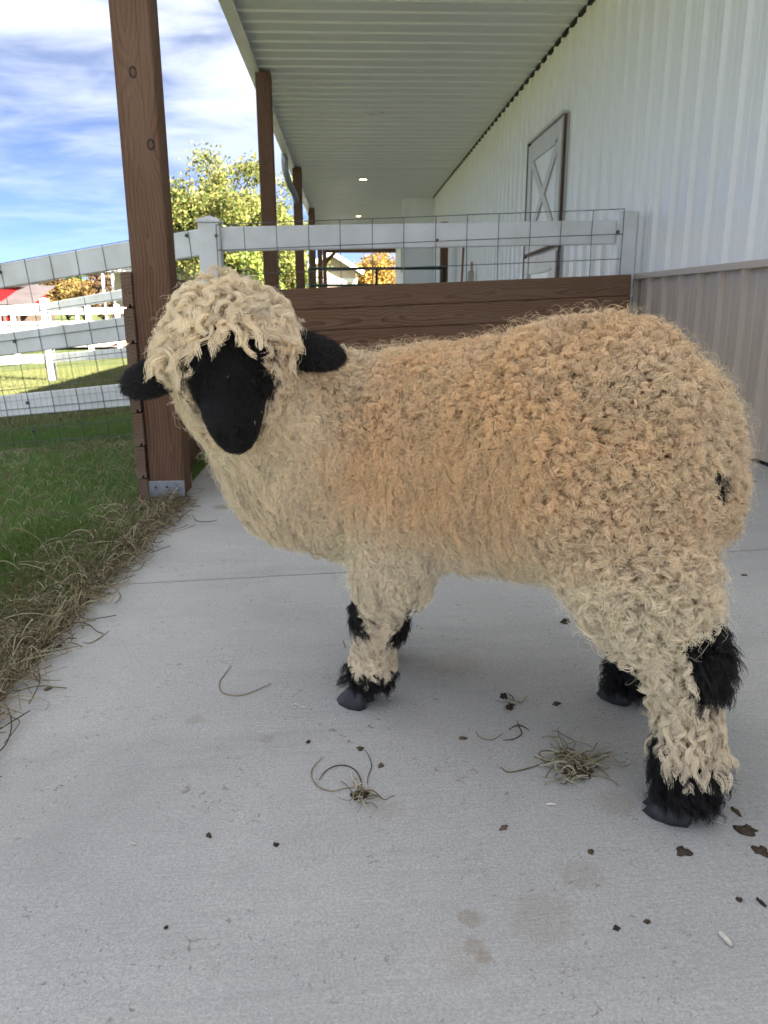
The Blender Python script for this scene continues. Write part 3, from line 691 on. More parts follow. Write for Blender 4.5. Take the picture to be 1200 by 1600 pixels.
def tree(name, label, loc, H, W, n, size, cols, group=None, trunk_h=.3, seed=1, limbs=9, clump=.20, open_=.55, cat='tree'):
    g = random.Random(seed); e = empty(name, loc); tag(e, label, cat, group)
    tb = MB(); tips = []
    th = H * trunk_h; tr = H * .022
    tb.tube([(0, 0, -.2), (.02 * H * g.uniform(-1, 1), 0, th * .5), (.03 * H * g.uniform(-1, 1), .02 * H * g.uniform(-1, 1), th), (0, 0, H * .62)], [tr * 1.3, tr, tr * .9, tr * .35], 8)
    for i in range(limbs):
        a = 2 * math.pi * i / limbs + g.uniform(-.4, .4); z0 = th * g.uniform(.75, 1.1) + (H * .5 - th) * (i % 3) / 3 * .8
        rr = W * .5 * g.uniform(.5, .95); z1 = min(H * .95, z0 + H * g.uniform(.15, .48))
        p0 = Vector((0, 0, z0)); p2 = Vector((math.cos(a) * rr, math.sin(a) * rr, z1)); p1 = p0.lerp(p2, .5) + Vector((0, 0, H * .05))
        tb.tube([p0, p1, p2], [tr * .5, tr * .32, tr * .1], 6); tips += [p1, p2]
        for j in range(3):
            q = p1.lerp(p2, g.uniform(.2, .9)); d = Vector((g.uniform(-1, 1), g.uniform(-1, 1), g.uniform(0, 1.2))).normalized() * H * g.uniform(.10, .2)
            tb.tube([q, q + d * .6, q + d], [tr * .2, tr * .13, tr * .05], 5); tips += [q + d * .6, q + d]
    for i in range(limbs * 2):                                     # fill the crown's volume
        while True:
            q = Vector((g.uniform(-1, 1), g.uniform(-1, 1), g.uniform(-1, 1)))
            if .25 < q.length < 1: break
        q = Vector((q.x * W * .46, q.y * W * .46, th + (H - th) * (.52 + .44 * q.z)))
        s0 = Vector((0, 0, max(th * .8, q.z - H * .3))); tb.tube([s0, s0.lerp(q, .6) + Vector((0, 0, H * .03)), q], [tr * .22, tr * .12, tr * .05], 5); tips.append(q)
    tb.build('trunk', M['bark'], e, True)
    v, q, cc = leaves([tuple(t) for t in tips], [H * clump * g.uniform(.45, .75) for _ in tips], n, size, cols, .8, seed, open_)
    crown_obj('crown', v, q, cc, e)
    return e
YG = [(.20, .205, .055), (.15, .18, .045), (.25, .225, .07), (.11, .14, .035)]
OR = [(.20, .115, .035), (.23, .145, .045), (.16, .10, .035), (.19, .14, .045)]
GR = [(.10, .16, .035), (.07, .12, .025), (.15, .19, .045)]
tree('maple_tree', 'large yellow-green maple rising behind the white fence post', (-5.75, 42, -.7), 9.7, 7.8, 62000, .105, YG, seed=5, limbs=22, trunk_h=.14, clump=.16, open_=.2)
tree('shade_tree', 'green bushy tree filling the space under the large maple', (-5.2, 40, -.7), 4.2, 5.0, 9000, .12, [(.20, .25, .05), (.12, .17, .035), (.26, .28, .06)], seed=8, limbs=10, trunk_h=.1, clump=.25)
tree('young_tree', 'slim yellow-green tree seen between two far porch posts', (-3.2, 47, -.6), 7.0, 3.4, 7000, .12, YG, seed=12, limbs=9, trunk_h=.15)
auto = [(-36.6, 92, 5.0, 5), (-34.2, 90, 5.3, 5), (-32.0, 93, 5.7, 5), (-29.6, 91, 5.4, 5), (-27.2, 90, 5.9, 5)]
for i, (x, y, h, w) in enumerate(auto):
    tree('autumn_tree', 'rust and gold autumn tree in the hedge row beyond the paddock', (x, y, -.9), h, w, 6500, .20, OR if i % 3 else OR + [(.30, .27, .07)], 'autumn hedge trees beyond the paddock', .08, 20 + i, 10, .24)
tree('evergreen_tree', 'dark green treetop poking above the autumn hedge row', (-37, 112, -.9), 7.4, 3.0, 3500, .25, GR, None, .2, 31, 8, .18)
tree('brown_tree', 'dark brown leafless-looking tree right beside the knotty post', (-17.9, 62, -.9), 5.3, 2.2, 4000, .14, [(.10, .06, .03), (.14, .09, .05)], None, .2, 33, 9, .2)
tree('gold_tree', 'golden orange tree beyond the small gabled house', (2.6, 75, -.2), 6.4, 5.0, 8000, .17, [(.34, .21, .04), (.30, .17, .035), (.25, .18, .05)], None, .12, 35, 10, .23)
tree('green_shrub', 'round green shrub below the golden orange tree', (2.0, 66, -.2), 2.4, 3.2, 4000, .13, GR, None, .1, 37, 8, .28, cat='shrub')
tree('garden_shrub', 'dark green shrub in front of the columned porch house', (-11.0, 50, -.75), 1.7, 3.4, 3000, .13, GR, None, .1, 39, 8, .3, cat='shrub')

# ================================================================ grass and hay
def blades(name, n, xr, yr, hmin, hmax, rad, cols, seed, lean=.5, mask=None, k=4, label=None):
    g = np.random.default_rng(seed); X = g.uniform(*xr, n); Y = g.uniform(*yr, n)
    if mask is not None: keep = mask(X, Y, g); X = X[keep]; Y = Y[keep]
    n = len(X); Z = np.interp(X, _TX, _TZ)
    h = g.uniform(hmin, hmax, n); a = g.uniform(0, 2 * np.pi, n); ln = g.random(n) * lean
    t = np.linspace(0, 1, k)
    pts = np.empty((n, k, 3))
    pts[:, :, 0] = X[:, None] + (np.cos(a) * ln * h)[:, None] * t ** 1.8; pts[:, :, 1] = Y[:, None] + (np.sin(a) * ln * h)[:, None] * t ** 1.8
    pts[:, :, 2] = Z[:, None] - .004 + h[:, None] * t * (1 - .35 * ln[:, None] * t)
    cc = np.array(cols)[g.integers(0, len(cols), n)] * (.7 + .6 * g.random(n))[:, None]
    o = hair(name, pts, rad * (1 - .8 * t)[None], M['tint'], None, cc)
    tag(o, label, 'grass', kind='stuff'); return o
G1 = [(.12, .26, .06), (.15, .29, .07), (.10, .225, .05), (.19, .27, .09)]
blades('grass', 110000, (-3.4, -.73), (.9, 7.2), .025, .055, .0016, G1 + [(.22, .19, .09)], 41, .9, None, 4, 'short green lawn grass between the slab and the white fence')
blades('grass', 60000, (-9, -1.2), (6.5, 19), .03, .07, .0035, [(.115, .14, .05), (.16, .16, .065), (.10, .13, .04), (.22, .195, .09)], 42, .9, None, 3, 'green lawn grass beyond the white stock-wire fence')
blades('long_grass', 9000, (-1.25, -.75), (1.3, 2.95), .05, .11, .0014, [(.07, .15, .025), (.10, .17, .035), (.16, .17, .07)], 43, 1.1, lambda X, Y, g: g.random(len(X)) < np.clip(1.2 - np.abs(Y - 2.4) / .7, .1, 1), 5, 'longer green grass tufts growing through the hay at the slab edge')
def wisp(P0, L, ang, curl, k, g, lift=.02, zf=None):
    """lying stalks: start points, lengths, headings, curl -> (n,k,3)"""
    n = len(P0); pts = np.empty((n, k, 3)); pts[:, 0, :2] = P0; a = ang.copy(); w = curl
    for i in range(1, k):
        a = a + w / (k - 1) + g.normal(0, .10, n)
        pts[:, i, 0] = pts[:, i - 1, 0] + np.cos(a) * L / (k - 1); pts[:, i, 1] = pts[:, i - 1, 1] + np.sin(a) * L / (k - 1)
    ph = g.uniform(0, 6.28, n)[:, None]; t = np.linspace(0, 1, k)[None]
    pts[:, :, 2] = zf(pts[:, :, 0], pts[:, :, 1]) + lift[:, None] * (.25 + np.abs(np.sin(ph + t * 3.0 * g.uniform(.5, 1.5, n)[:, None])))
    return pts
def ground_z(X, Y): return np.where(X > EDGE_X, SLOPE * X, np.maximum(np.interp(X, _TX, _TZ), SLOPE * EDGE_X - .09 - 0 * X))
HAY = [(.36, .31, .19), (.26, .22, .13), (.17, .13, .08), (.45, .40, .27), (.20, .18, .10), (.12, .085, .05)]
g = np.random.default_rng(51); n = 8500
Y = g.uniform(1.05, 3.05, n); s = np.abs(g.normal(0, 1, n))
wid = np.interp(Y, [1.05, 1.5, 2.0, 2.4, 2.8, 3.05], [.25, .22, .18, .15, .11, .06])
X = EDGE_X + np.interp(Y, [1.05, 1.5, 2, 2.9], [.02, .0, .015, .03]) - s * wid + .012
keep = X > -1.5; X = X[keep]; Y = Y[keep]; n = len(X)
hz = wisp(np.stack([X, Y], 1), g.uniform(.04, .24, n), g.uniform(0, 6.28, n), g.normal(0, 1.2, n), 7, g, np.abs(g.normal(0, .026, n)) + .004, ground_z)
hz = hz[hz[:, :, 0].max(1) < EDGE_X + .02 + .14 * g.random(n) ** 2]
hz[:, :, 2] += .004; n = len(hz)
tag(hair('hay', hz, (g.uniform(.0005, .0013, n)[:, None] * np.ones((1, 7))), M['tint'], None, np.array(HAY)[g.integers(0, len(HAY), n)] * (.6 + .7 * g.random(n))[:, None]), 'tangled dry hay and straw strewn along the slab edge', 'hay', kind='stuff')
# dry litter on the lawn
n = 2600; X = g.uniform(-2.6, -.76, n); Y = g.uniform(1.6, 5.4, n)
lz = wisp(np.stack([X, Y], 1), g.uniform(.02, .10, n), g.uniform(0, 6.28, n), g.normal(0, .9, n), 5, g, np.abs(g.normal(0, .008, n)) + .03, lambda x, y: np.interp(x, _TX, _TZ))
tag(hair('straw_litter', lz, g.uniform(.0005, .0011, n)[:, None] * np.ones((1, 5)), M['tint'], None, np.array(HAY)[g.integers(0, 5, n)] * (.7 + .7 * g.random(n))[:, None]), 'pale bits of straw scattered over the shaded lawn', 'straw', kind='stuff')
# bare soil under the wire of the sloping fence and along the slab
sv, sf = [], []
nseg = 24
for i in range(nseg + 1):
    q = Vector((-.86, FY, 0)).lerp(Vector((-3.7, 6.1, 0)), i / nseg); wv = .10 + .06 * random.random()
    for sg in (-1.4, 1): x_ = q.x + .25 * sg * wv; y_ = q.y + sg * wv * 1.0; sv.append((x_, y_, lawn_z(x_) + .006))
    if i: sf.append((2 * i - 2, 2 * i - 1, 2 * i + 1, 2 * i))
tag(obj('bare_soil', mesh_data('bare_soil', sv, sf, M['dirt'])), kind='structure')
n = 900; tt = g.random(n); X = -.86 + tt * (-2.8) + g.normal(0, .05, n); Y = FY - .08 + tt * 1.12 + g.normal(0, .07, n)
fz_ = wisp(np.stack([X, Y], 1), g.uniform(.05, .2, n), g.normal(2.75, .5, n), g.normal(0, .8, n), 5, g, np.abs(g.normal(0, .01, n)) + .008, lambda x, y: np.interp(x, _TX, _TZ))
tag(hair('fence_straw', fz_, g.uniform(.0007, .0016, n)[:, None] * np.ones((1, 5)), M['tint'], None, np.array(HAY)[g.integers(0, 6, n)] * (.6 + .7 * g.random(n))[:, None]), 'dry brown straw caught under the sloping white fence', 'straw', kind='stuff')
# ---------------------------------------------------------------- sheep: body shape as a distance field (local: x forward, y its left, z up)
def _caps(P, a, b, ra, rb):
    a = np.array(a, np.float32); b = np.array(b, np.float32); ab = b - a
    t = np.clip(((P - a) @ ab) / float(ab @ ab), 0, 1)
    return np.linalg.norm(P - a - t[:, None] * ab, axis=1) - (ra + (rb - ra) * t)
def _elli(P, c, r, M=None):
    q = P - np.array(c, np.float32)
    if M is not None: q = q @ M
    r = np.array(r, np.float32)
    k0 = np.linalg.norm(q / r, axis=1); k1 = np.linalg.norm(q / (r * r), axis=1)
    return k0 * (k0 - 1.0) / np.maximum(k1, 1e-6)
def _smin(a, b, k):
    h = np.clip(0.5 + 0.5 * (b - a) / k, 0, 1)
    return b + (a - b) * h - k * h * (1 - h)
def head_frame():
    n = np.array(NOSE) ; p = np.array(POLL)
    d = n - p; L = np.linalg.norm(d); d /= L                       # along the face, poll to nose
    s = np.array(EAR_R) - np.array(EAR_L); s -= d * (s @ d); s /= np.linalg.norm(s)   # picture-left ear to picture-right ear
    u = np.cross(d, s); u /= np.linalg.norm(u)
    return p, d, s, u, L
def ear_frame(base, tip, tw):
    b = np.array(base); t = np.array(tip); d = t - b; L = np.linalg.norm(d); d /= L
    p, hd, s, u, _ = head_frame()
    w = hd * math.cos(tw) + u * math.sin(tw); w -= d * (w @ d); w /= np.linalg.norm(w)
    n = np.cross(d, w)
    return b, d, w, n, L
def sheep_sdf(P, parts='all'):
    P = np.asarray(P, np.float32)
    d = _elli(P, (-.15, 0, .522), (.168, .152, .173))
    d = _smin(d, _elli(P, (-.01, 0, .485), (.22, .162, .172)), .09)
    d = _smin(d, _elli(P, (.19, 0, .455), (.175, .135, .165)), .09)
    d = _smin(d, _elli(P, (-.245, 0, .47), (.085, .12, .13)), .08)          # buttocks
    for a, b, ra, rb in NECK: d = _smin(d, _caps(P, a, b, ra, rb), .07)
    for chain, k in LEGS:
        for (a, ra), (b, rb) in zip(chain[:-1], chain[1:]): d = _smin(d, _caps(P, a, b, ra, rb), k)
    p, hd, s, u, L = head_frame()
    M = np.stack([hd, s, u], 1).astype(np.float32); K = .845
    h = _elli(P, p + hd * K * .055, (.085, .066, .07), M)                       # skull
    h = _smin(h, _elli(P, p + hd * K * .14 + u * .002, (.088, .043, .045), M), .03)   # cheeks and nasal bridge
    h = _smin(h, _elli(P, p + hd * K * .215 + u * .0, (.042, .0275, .031), M), .03)  # muzzle
    h = _smin(h, _elli(P, p + hd * K * .235 - u * .018, (.024, .020, .016), M), .015)  # chin
    for sg in (-1, 1):
        h = _smin(h, _elli(P, p + hd * K * .075 + s * sg * .052 + u * .028, (.026, .016, .018), M), .015)   # brow over the eye
        h = -_smin(-h, _elli(P, p + hd * K * .255 + s * sg * .014 + u * .017, (.008, .005, .012), M), .006)   # nostril
    d = _smin(d, h, .035)
    for base, tip, tw, wd in ((EAR_L, EAR_L_TIP, EAR_L_TW, .031), (EAR_R, EAR_R_TIP, EAR_R_TW, .031)):
        b, ed, w, n, EL = ear_frame(base, tip, tw)
        E = np.stack([ed, w, n], 1).astype(np.float32)
        e = _elli(P, b + ed * EL * .56, (EL * .5, wd, .011), E)
        e = _smin(e, _caps(P, b - ed * .02, b + ed * .03, .018, .016), .015)
        d = _smin(d, e, .012)
    d = _smin(d, _caps(P, (-.285, 0, .55), (-.33, 0, .44), .03, .018), .03)  # tail
    return d
def surface_nets(f, lo, hi, h):
    n = [int(math.ceil((hi[i] - lo[i]) / h)) + 1 for i in range(3)]
    ax = [lo[i] + h * np.arange(n[i], dtype=np.float32) for i in range(3)]
    V = np.empty(n, np.float32)
    Yg, Zg = np.meshgrid(ax[1], ax[2], indexing='ij')
    yz = np.stack([Yg.ravel(), Zg.ravel()], 1)
    step = 12
    for i in range(0, n[0], step):
        xs = ax[0][i:i + step]
        P = np.empty((len(xs), len(yz), 3), np.float32)
        P[:, :, 0] = xs[:, None]; P[:, :, 1:] = yz[None]
        V[i:i + step] = f(P.reshape(-1, 3)).reshape(len(xs), n[1], n[2])
    ins = V < 0
    c = ins[:-1, :-1, :-1].astype(np.int8)
    cnt = np.zeros_like(c, dtype=np.int8)
    for a in (0, 1):
        for b in (0, 1):
            for e in (0, 1):
                cnt += ins[a:n[0] - 1 + a, b:n[1] - 1 + b, e:n[2] - 1 + e]
    act = (cnt > 0) & (cnt < 8)
    cells = np.argwhere(act)
    idx = -np.ones(act.shape, np.int64); idx[tuple(cells.T)] = np.arange(len(cells))
    acc = np.zeros((len(cells), 3)); w = np.zeros(len(cells))
    cor = [(a, b, e) for a in (0, 1) for b in (0, 1) for e in (0, 1)]
    for i, A in enumerate(cor):
        for B in cor[i + 1:]:
            if sum(abs(A[k] - B[k]) for k in range(3)) != 1: continue
            va = V[cells[:, 0] + A[0], cells[:, 1] + A[1], cells[:, 2] + A[2]]
            vb = V[cells[:, 0] + B[0], cells[:, 1] + B[1], cells[:, 2] + B[2]]
            m = (va < 0) != (vb < 0)
            t = np.where(m, va / np.where(m, va - vb, 1), 0)[:, None]
            acc += np.where(m[:, None], np.array(A) + t * (np.array(B) - np.array(A)), 0); w += m
    verts = np.array(lo) + h * (cells + acc / w[:, None])
    faces = []
    for k in range(3):
        o = [j for j in range(3) if j != k]
        sl0 = [slice(None)] * 3; sl1 = [slice(None)] * 3
        sl0[k] = slice(0, -1); sl1[k] = slice(1, None)
        ch = ins[tuple(sl0)] != ins[tuple(sl1)]
        e = np.argwhere(ch)
        ok = np.all([(e[:, o[0]] > 0), (e[:, o[1]] > 0), (e[:, o[0]] < n[o[0]] - 1), (e[:, o[1]] < n[o[1]] - 1)], axis=0)
        e = e[ok]
        q = []
        for da, db in ((-1, -1), (0, -1), (0, 0), (-1, 0)):
            c2 = e.copy(); c2[:, o[0]] += da; c2[:, o[1]] += db
            q.append(idx[c2[:, 0], c2[:, 1], c2[:, 2]])
        q = np.stack(q, 1)
        first = ins[e[:, 0], e[:, 1], e[:, 2]]
        if k == 1: first = ~first
        q[~first] = q[~first][:, ::-1]
        faces.append(q)
    return verts, np.concatenate(faces)
def sdf_normal(P, eps=.003):
    g = np.stack([sheep_sdf(P + np.eye(3, dtype=np.float32)[i] * eps) - sheep_sdf(P - np.eye(3, dtype=np.float32)[i] * eps) for i in range(3)], 1)
    return g / np.maximum(np.linalg.norm(g, axis=1, keepdims=True), 1e-9)
SHEEP_O = np.array([.28, 1.30, .0098]); SHEEP_A = math.atan2(.592, -.806)
POLL = (.370, .290, .712); NOSE = (.262, .400, .545)
EAR_L = (.402, .345, .655); EAR_R = (.318, .268, .685)
EAR_L_TIP = (.466, .417, .620); EAR_R_TIP = (.222, .200, .660)
EAR_L_TW = 0.; EAR_R_TW = 0.
NECK = [((.22, 0, .47), (.37, .10, .49), .145, .124), ((.37, .10, .49), (.385, .235, .615), .124, .085), ((.28, 0, .385), (.38, .085, .43), .105, .092)]
LEGS = [
    ([((-.18, .07, .46), .12), ((-.265, .11, .345), .07), ((-.343, .112, .235), .036), ((-.362, .13, .09), .027), ((-.366, .145, .035), .028)], .04),
    ([((-.18, -.07, .46), .12), ((-.19, -.10, .34), .07), ((-.25, -.135, .22), .036), ((-.205, -.15, .09), .027), ((-.193, -.150, .035), .028)], .04),
    ([((.17, .085, .42), .085), ((.175, .095, .30), .052), ((.215, .10, .19), .034), ((.225, .10, .08), .026), ((.238, .108, .035), .028)], .03),
    ([((.19, -.08, .42), .08), ((.255, -.08, .30), .048), ((.27, -.08, .19), .034), ((.315, -.075, .08), .026), ((.328, -.072, .035), .028)], .03),
]
# ================================================================ sheep: skin, hooves, eyes
sheep = empty('sheep', tuple(SHEEP_O), SHEEP_A)
tag(sheep, 'curly cream and tan sheep with black face, ears, knees and feet, head turned back', 'sheep')
sv, sf = surface_nets(sheep_sdf, (-.48, -.28, .0), (.56, .52, .84), .007)
sv = sv.astype(np.float32); sn = sdf_normal(sv).astype(np.float32)
sv = sv - sn * sheep_sdf(sv)[:, None]
_hp, _hd, _hs, _hu, _hL = head_frame()
def head_q(P): q = P - _hp; return q @ _hd, q @ _hs, q @ _hu
def smooth01(x, a, b): t = np.clip((x - a) / (b - a), 0, 1); return t * t * (3 - 2 * t)
def ear_mask(P):
    m = np.zeros(len(P), bool)
    for base, tip, tw, wd in ((EAR_L, EAR_L_TIP, EAR_L_TW, .034), (EAR_R, EAR_R_TIP, EAR_R_TW, .033)):
        b, ed, w, n, EL = ear_frame(base, tip, tw); q = P - b
        m |= (q @ ed > .012) & (q @ ed < EL * 1.15) & (np.abs(q @ w) < wd * 1.15) & (np.abs(q @ n) < .022)
    return m
def regions(P):
    """0 wool, 1 black face, 2 black ear, 3 black shaggy leg hair, 4 bare (under the hoof)"""
    r = np.zeros(len(P), np.int8)
    x, y, z = P[:, 0], P[:, 1], P[:, 2]
    a, s, u = head_q(P)
    near = (np.abs(s) < .09) & (np.abs(u) < .10) & (a > -.05) & (a < .30)
    half = np.interp(a, [.03, .06, .10, .15, .19], [.040, .052, .056, .052, .09])
    face = near & (a > .064) & (s > -half) & (s < half + .003) & (u > np.interp(a, [.04, .10, .16, .20, .23], [.0, -.012, -.040, -.06, -.10]))
    r[face] = 1; r[ear_mask(P)] = 2
    low = z < .31
    fn = low & (x > .05) & (y > 0); ff = low & (x > .05) & (y < 0); rn = low & (x < -.05) & (y > 0); rf = low & (x < -.05) & (y < 0)
    r[(fn | ff) & (z < .078)] = 3
    # knee patches on the forelegs
    r[fn & ((P - np.array([.238, .118, .192])) ** 2 / np.array([.036, .036, .036]) ** 2).sum(1).__lt__(1)] = 3
    r[fn & ((P - np.array([.192, .085, .160])) ** 2 / np.array([.022, .03, .028]) ** 2).sum(1).__lt__(1)] = 3
    r[ff & (z < .2)] = 3
    r[rf & (z < .215)] = 3
    r[rn & (z < .100)] = 3
    r[rn & (z > .200) & (z < .305) & (x < np.interp(z, [.200, .250, .305], [-.370, -.352, -.322]))] = 3
    r[rn & (z < .125) & (x > -.342) & (y > .08)] = 3
    # dark spot by the tail
    r[((P - np.array([-.335, .052, .492])) ** 2 / np.array([.06, .021, .027]) ** 2).sum(1) < 1] = 5
    r[z < .040] = 4
    return r
t = NT('sheep_skin'); c = t.attr('tint'); M['skin'] = t.fin(c, .95, spec=.05)
me = np_mesh('body', sv, sf, M['skin'], True)
reg_v = regions(sv)
vc = np.ones((len(sv), 4), np.float32); vc[:, :3] = (.40, .29, .18)
vc[(reg_v > 0) & (reg_v < 4), :3] = (.005, .0045, .0045); vc[reg_v >= 4, :3] = (.012, .011, .010)
at = me.attributes.new('tint', 'FLOAT_COLOR', 'POINT'); at.data.foreach_set('color', vc.ravel())
body = obj('body', me, sheep)
# hooves: two toes each
M['hoof'] = m_plain('hoof_horn', (.045, .045, .050), .38, .25, 40, bump=.3, spec=.5)
def hoof(cx, cy, head, gz, parent):
    mb = MB()
    for sg in (-1, 1):
        pr = []
        for (zz, back, front, hw) in ((0, -.026, .044, .0170), (.012, -.026, .036, .0165), (.032, -.022, .018, .0150), (.046, -.016, .006, .012)):
            ring = []
            for kx, ky in ((front, 0), (front * .72 + back * .1, hw * .75), (front * .1, hw), (back * .75, hw * .8), (back, 0), (back * .75, -hw * .8), (front * .1, -hw), (front * .72 + back * .1, -hw * .75)):
                ring.append(Vector((kx, sg * .0172 + ky + (-sg * .006 * max(0, kx / .036)), zz)))
            pr.append(ring)
        v = [p for ring in pr for p in ring]; f = []
        for i in range(3):
            for k in range(8): f.append((i * 8 + k, i * 8 + (k + 1) % 8, i * 8 + 8 + (k + 1) % 8, i * 8 + 8 + k))
        f += [tuple(range(8))[::-1], tuple(range(24, 32))]
        Mx = Matrix.Translation((cx, cy, gz)) @ Matrix.Rotation(head, 4, 'Z')
        mb.add([Mx @ p for p in v], f)
    return mb.build('hoof', M['hoof'], parent, True)
_ca, _sa = math.cos(SHEEP_A), math.sin(SHEEP_A)
for (x, y, hd_) in ((-.352, .150, R(14)), (-.180, -.152, R(0)), (.252, .112, R(8)), (.340, -.070, R(0))):
    wx = SHEEP_O[0] + _ca * x - _sa * y
    hoof(x, y, hd_, slab_z(wx) - SHEEP_O[2] + .0005, sheep)
M['eye'] = m_plain('eye', (.02, .014, .008), .08, .1, 10, spec=.7)
for sg in (-1, 1):
    c = _hp + _hd * .885 * .088 + _hs * sg * .054 + _hu * .026
    mb = MB(); n = 10
    vs = [c + .0125 * Vector((math.sin(a) * math.cos(b), math.sin(a) * math.sin(b), math.cos(a))) for a in np.linspace(.01, math.pi - .01, 8) for b in np.linspace(0, 2 * math.pi, n, endpoint=False)] if False else \
         [Vector(c) + Vector((math.sin(a) * math.cos(b), math.sin(a) * math.sin(b), math.cos(a))) * .0125 for a in np.linspace(.01, math.pi - .01, 8) for b in np.linspace(0, 2 * math.pi, n, endpoint=False)]
    fs_ = [(i * n + k, i * n + (k + 1) % n, (i + 1) * n + (k + 1) % n, (i + 1) * n + k) for i in range(7) for k in range(n)]
    mb.add(vs, fs_); mb.build('eye', M['eye'], sheep, True)

# ================================================================ fleece: curled locks of many fibres
g = np.random.default_rng(99)
tri = np.concatenate([sf[:, [0, 1, 2]], sf[:, [0, 2, 3]]])
ar = .5 * np.linalg.norm(np.cross(sv[tri[:, 1]] - sv[tri[:, 0]], sv[tri[:, 2]] - sv[tri[:, 0]]), axis=1)
tc_ = sv[tri].mean(1); tr_ = regions(tc_)
cam_l = np.array([-.544, 1.214, CAM_H - SHEEP_O[2]])
tnrm = sn[tri].mean(1); tnrm /= np.linalg.norm(tnrm, axis=1, keepdims=True)
vis = np.einsum('ij,ij->i', tnrm, cam_l - tc_) / np.linalg.norm(cam_l - tc_, axis=1)
def sample(n, wt):
    p = ar * wt; k = g.choice(len(tri), n, p=p / p.sum())
    u = g.random((n, 2)); fl = u.sum(1) > 1; u[fl] = 1 - u[fl]
    A = sv[tri[k]]; P = A[:, 0] + u[:, :1] * (A[:, 1] - A[:, 0]) + u[:, 1:] * (A[:, 2] - A[:, 0])
    N = sn[tri[k]].mean(1); N /= np.linalg.norm(N, axis=1, keepdims=True)
    return P, N, k
def unit(v): return v / np.maximum(np.linalg.norm(v, axis=-1, keepdims=True), 1e-9)
def vnoise(P, s, seed):
    """cheap smooth noise in -1..1 from a few sines"""
    q = np.random.default_rng(seed); o = 0
    for i in range(5):
        d = q.normal(size=3); o = o + np.sin(P @ d * s * (1 + .5 * i) + q.uniform(0, 6.28)) / (1 + .5 * i)
    return o / 2.2
def locks(P, N, flow, L, lift, Rc, turns, spread, ns, k, jit=1.0, flat=.75, stray=.0, gather=.65, staple=0.):
    """P,N,flow (n,3); L lift Rc turns spread (n,) -> (n*ns, k, 3)"""
    n = len(P); t = np.linspace(0, 1, k)
    e1 = unit(np.cross(flow, N)); ph = g.uniform(0, 2 * np.pi, n) * (1 - staple) + staple * (9 * vnoise(P, 55, 21) + g.normal(0, .5, n)); hand = np.where(vnoise(P, 70, 22) + (1 - staple) * 2 * g.normal(size=n) > 0, 1., -1.)
    oa = g.uniform(0, 2 * np.pi, (n, ns)); orad = np.sqrt(g.random((n, ns)))
    Ls = L[:, None] * (1 + .16 * jit * g.normal(size=(n, ns))); phs = ph[:, None] + .30 * jit * g.normal(size=(n, ns))
    Rs = Rc[:, None] * (1 + .22 * jit * g.normal(size=(n, ns))); tu = turns[:, None] * (1 + .07 * jit * g.normal(size=(n, ns)))
    li = lift[:, None] * (1 + .12 * jit * g.normal(size=(n, ns)))
    T = t[None, None, :]
    along = Ls[..., None] * (.15 * T + .85 * T ** 1.5); up = li[..., None] * (1 - (1 - T) ** 2.2) - .12 * li[..., None] * T ** 3
    an = phs[..., None] + hand[:, None, None] * 2 * np.pi * tu[..., None] * T
    env = smooth01(T, .05, .45) * (1 + .25 * T)
    ox = Rs[..., None] * env * np.cos(an); oy = Rs[..., None] * env * np.sin(an) * flat
    sp = spread[:, None, None] * (1 - gather * T) * orad[..., None]
    ox = ox + sp * np.cos(oa)[..., None]; oy = oy + sp * np.sin(oa)[..., None] * .7
    fr = np.cumsum(g.normal(0, .0006, (n, ns, k)), 2) * (1 + stray)
    fl2 = unit(flow + N * 0)
    pts = P[:, None, None, :] + fl2[:, None, None, :] * (along + np.roll(fr, 1, 1))[..., None] + N[:, None, None, :] * (up + oy)[..., None] + e1[:, None, None, :] * (ox + fr)[..., None]
    return pts.reshape(n * ns, k, 3)
def gravity_flow(P, N, rnd=.35, back=.15, along=None):
    d = np.array([0, 0, -1.]) + np.array([-1., 0, 0]) * back
    f_ = d[None] - N * (N @ d)[:, None]
    m = np.linalg.norm(f_, axis=1, keepdims=True)
    f_ = f_ + g.normal(size=P.shape) * (rnd + .55 * np.clip(.55 - m, 0, 1))
    f_ = f_ - N * np.einsum('ij,ij->i', f_, N)[:, None]
    return unit(f_)
strands, cols, rads = [], [], []
def wool_colour(P, n_each):
    x, y, z = P[:, 0], P[:, 1], P[:, 2]; n = len(P)
    tan = np.array([.79, .565, .325]); cream = np.array([.86, .745, .54]); pale = np.array([.90, .80, .60]); grey = np.array([.66, .53, .37])
    w_tan = smooth01(z, .25, .46) * smooth01(-x, -.36, -.14); w_tan = w_tan * (1 - .50 * smooth01(-x, .10, .30))
    c = cream + (tan - cream) * np.clip(w_tan + .25 * vnoise(P, 11, 3), 0, 1)[:, None]
    c = c + (pale - c) * (np.maximum(smooth01(-z, -.47, -.32), .7 * smooth01(x, .34, .44)) * .85)[:, None]
    nk = smooth01(x, .26, .38) * smooth01(z, .30, .42); c = c + (np.array([.82, .70, .50]) - c) * (nk * .7)[:, None]
    c = c + (grey - c) * (np.clip(vnoise(P, 17, 4), 0, 1) * .45)[:, None]
    c = c * (1 + .13 * g.normal(size=n))[:, None]
    c = np.repeat(c, n_each, 0); c = c * (1 + .09 * g.normal(size=len(c)))[:, None]
    return np.maximum(c * np.minimum(1, .92 / c.max(1))[:, None], .02)
def put(pts, c, r0, r1):
    k = pts.shape[1]; strands.append(pts); cols.append(c); rads.append((r0 + (r1 - r0) * np.linspace(0, 1, k) ** 1.5)[None] * np.ones((len(pts), 1)))
KP = 18
ha, hs_, hu_ = head_q(tc_)
on_head = (ha > -.07) & (ha < .26) & (np.abs(hs_) < .10) & (np.abs(hu_) < .12)
wool_t = tr_ == 0
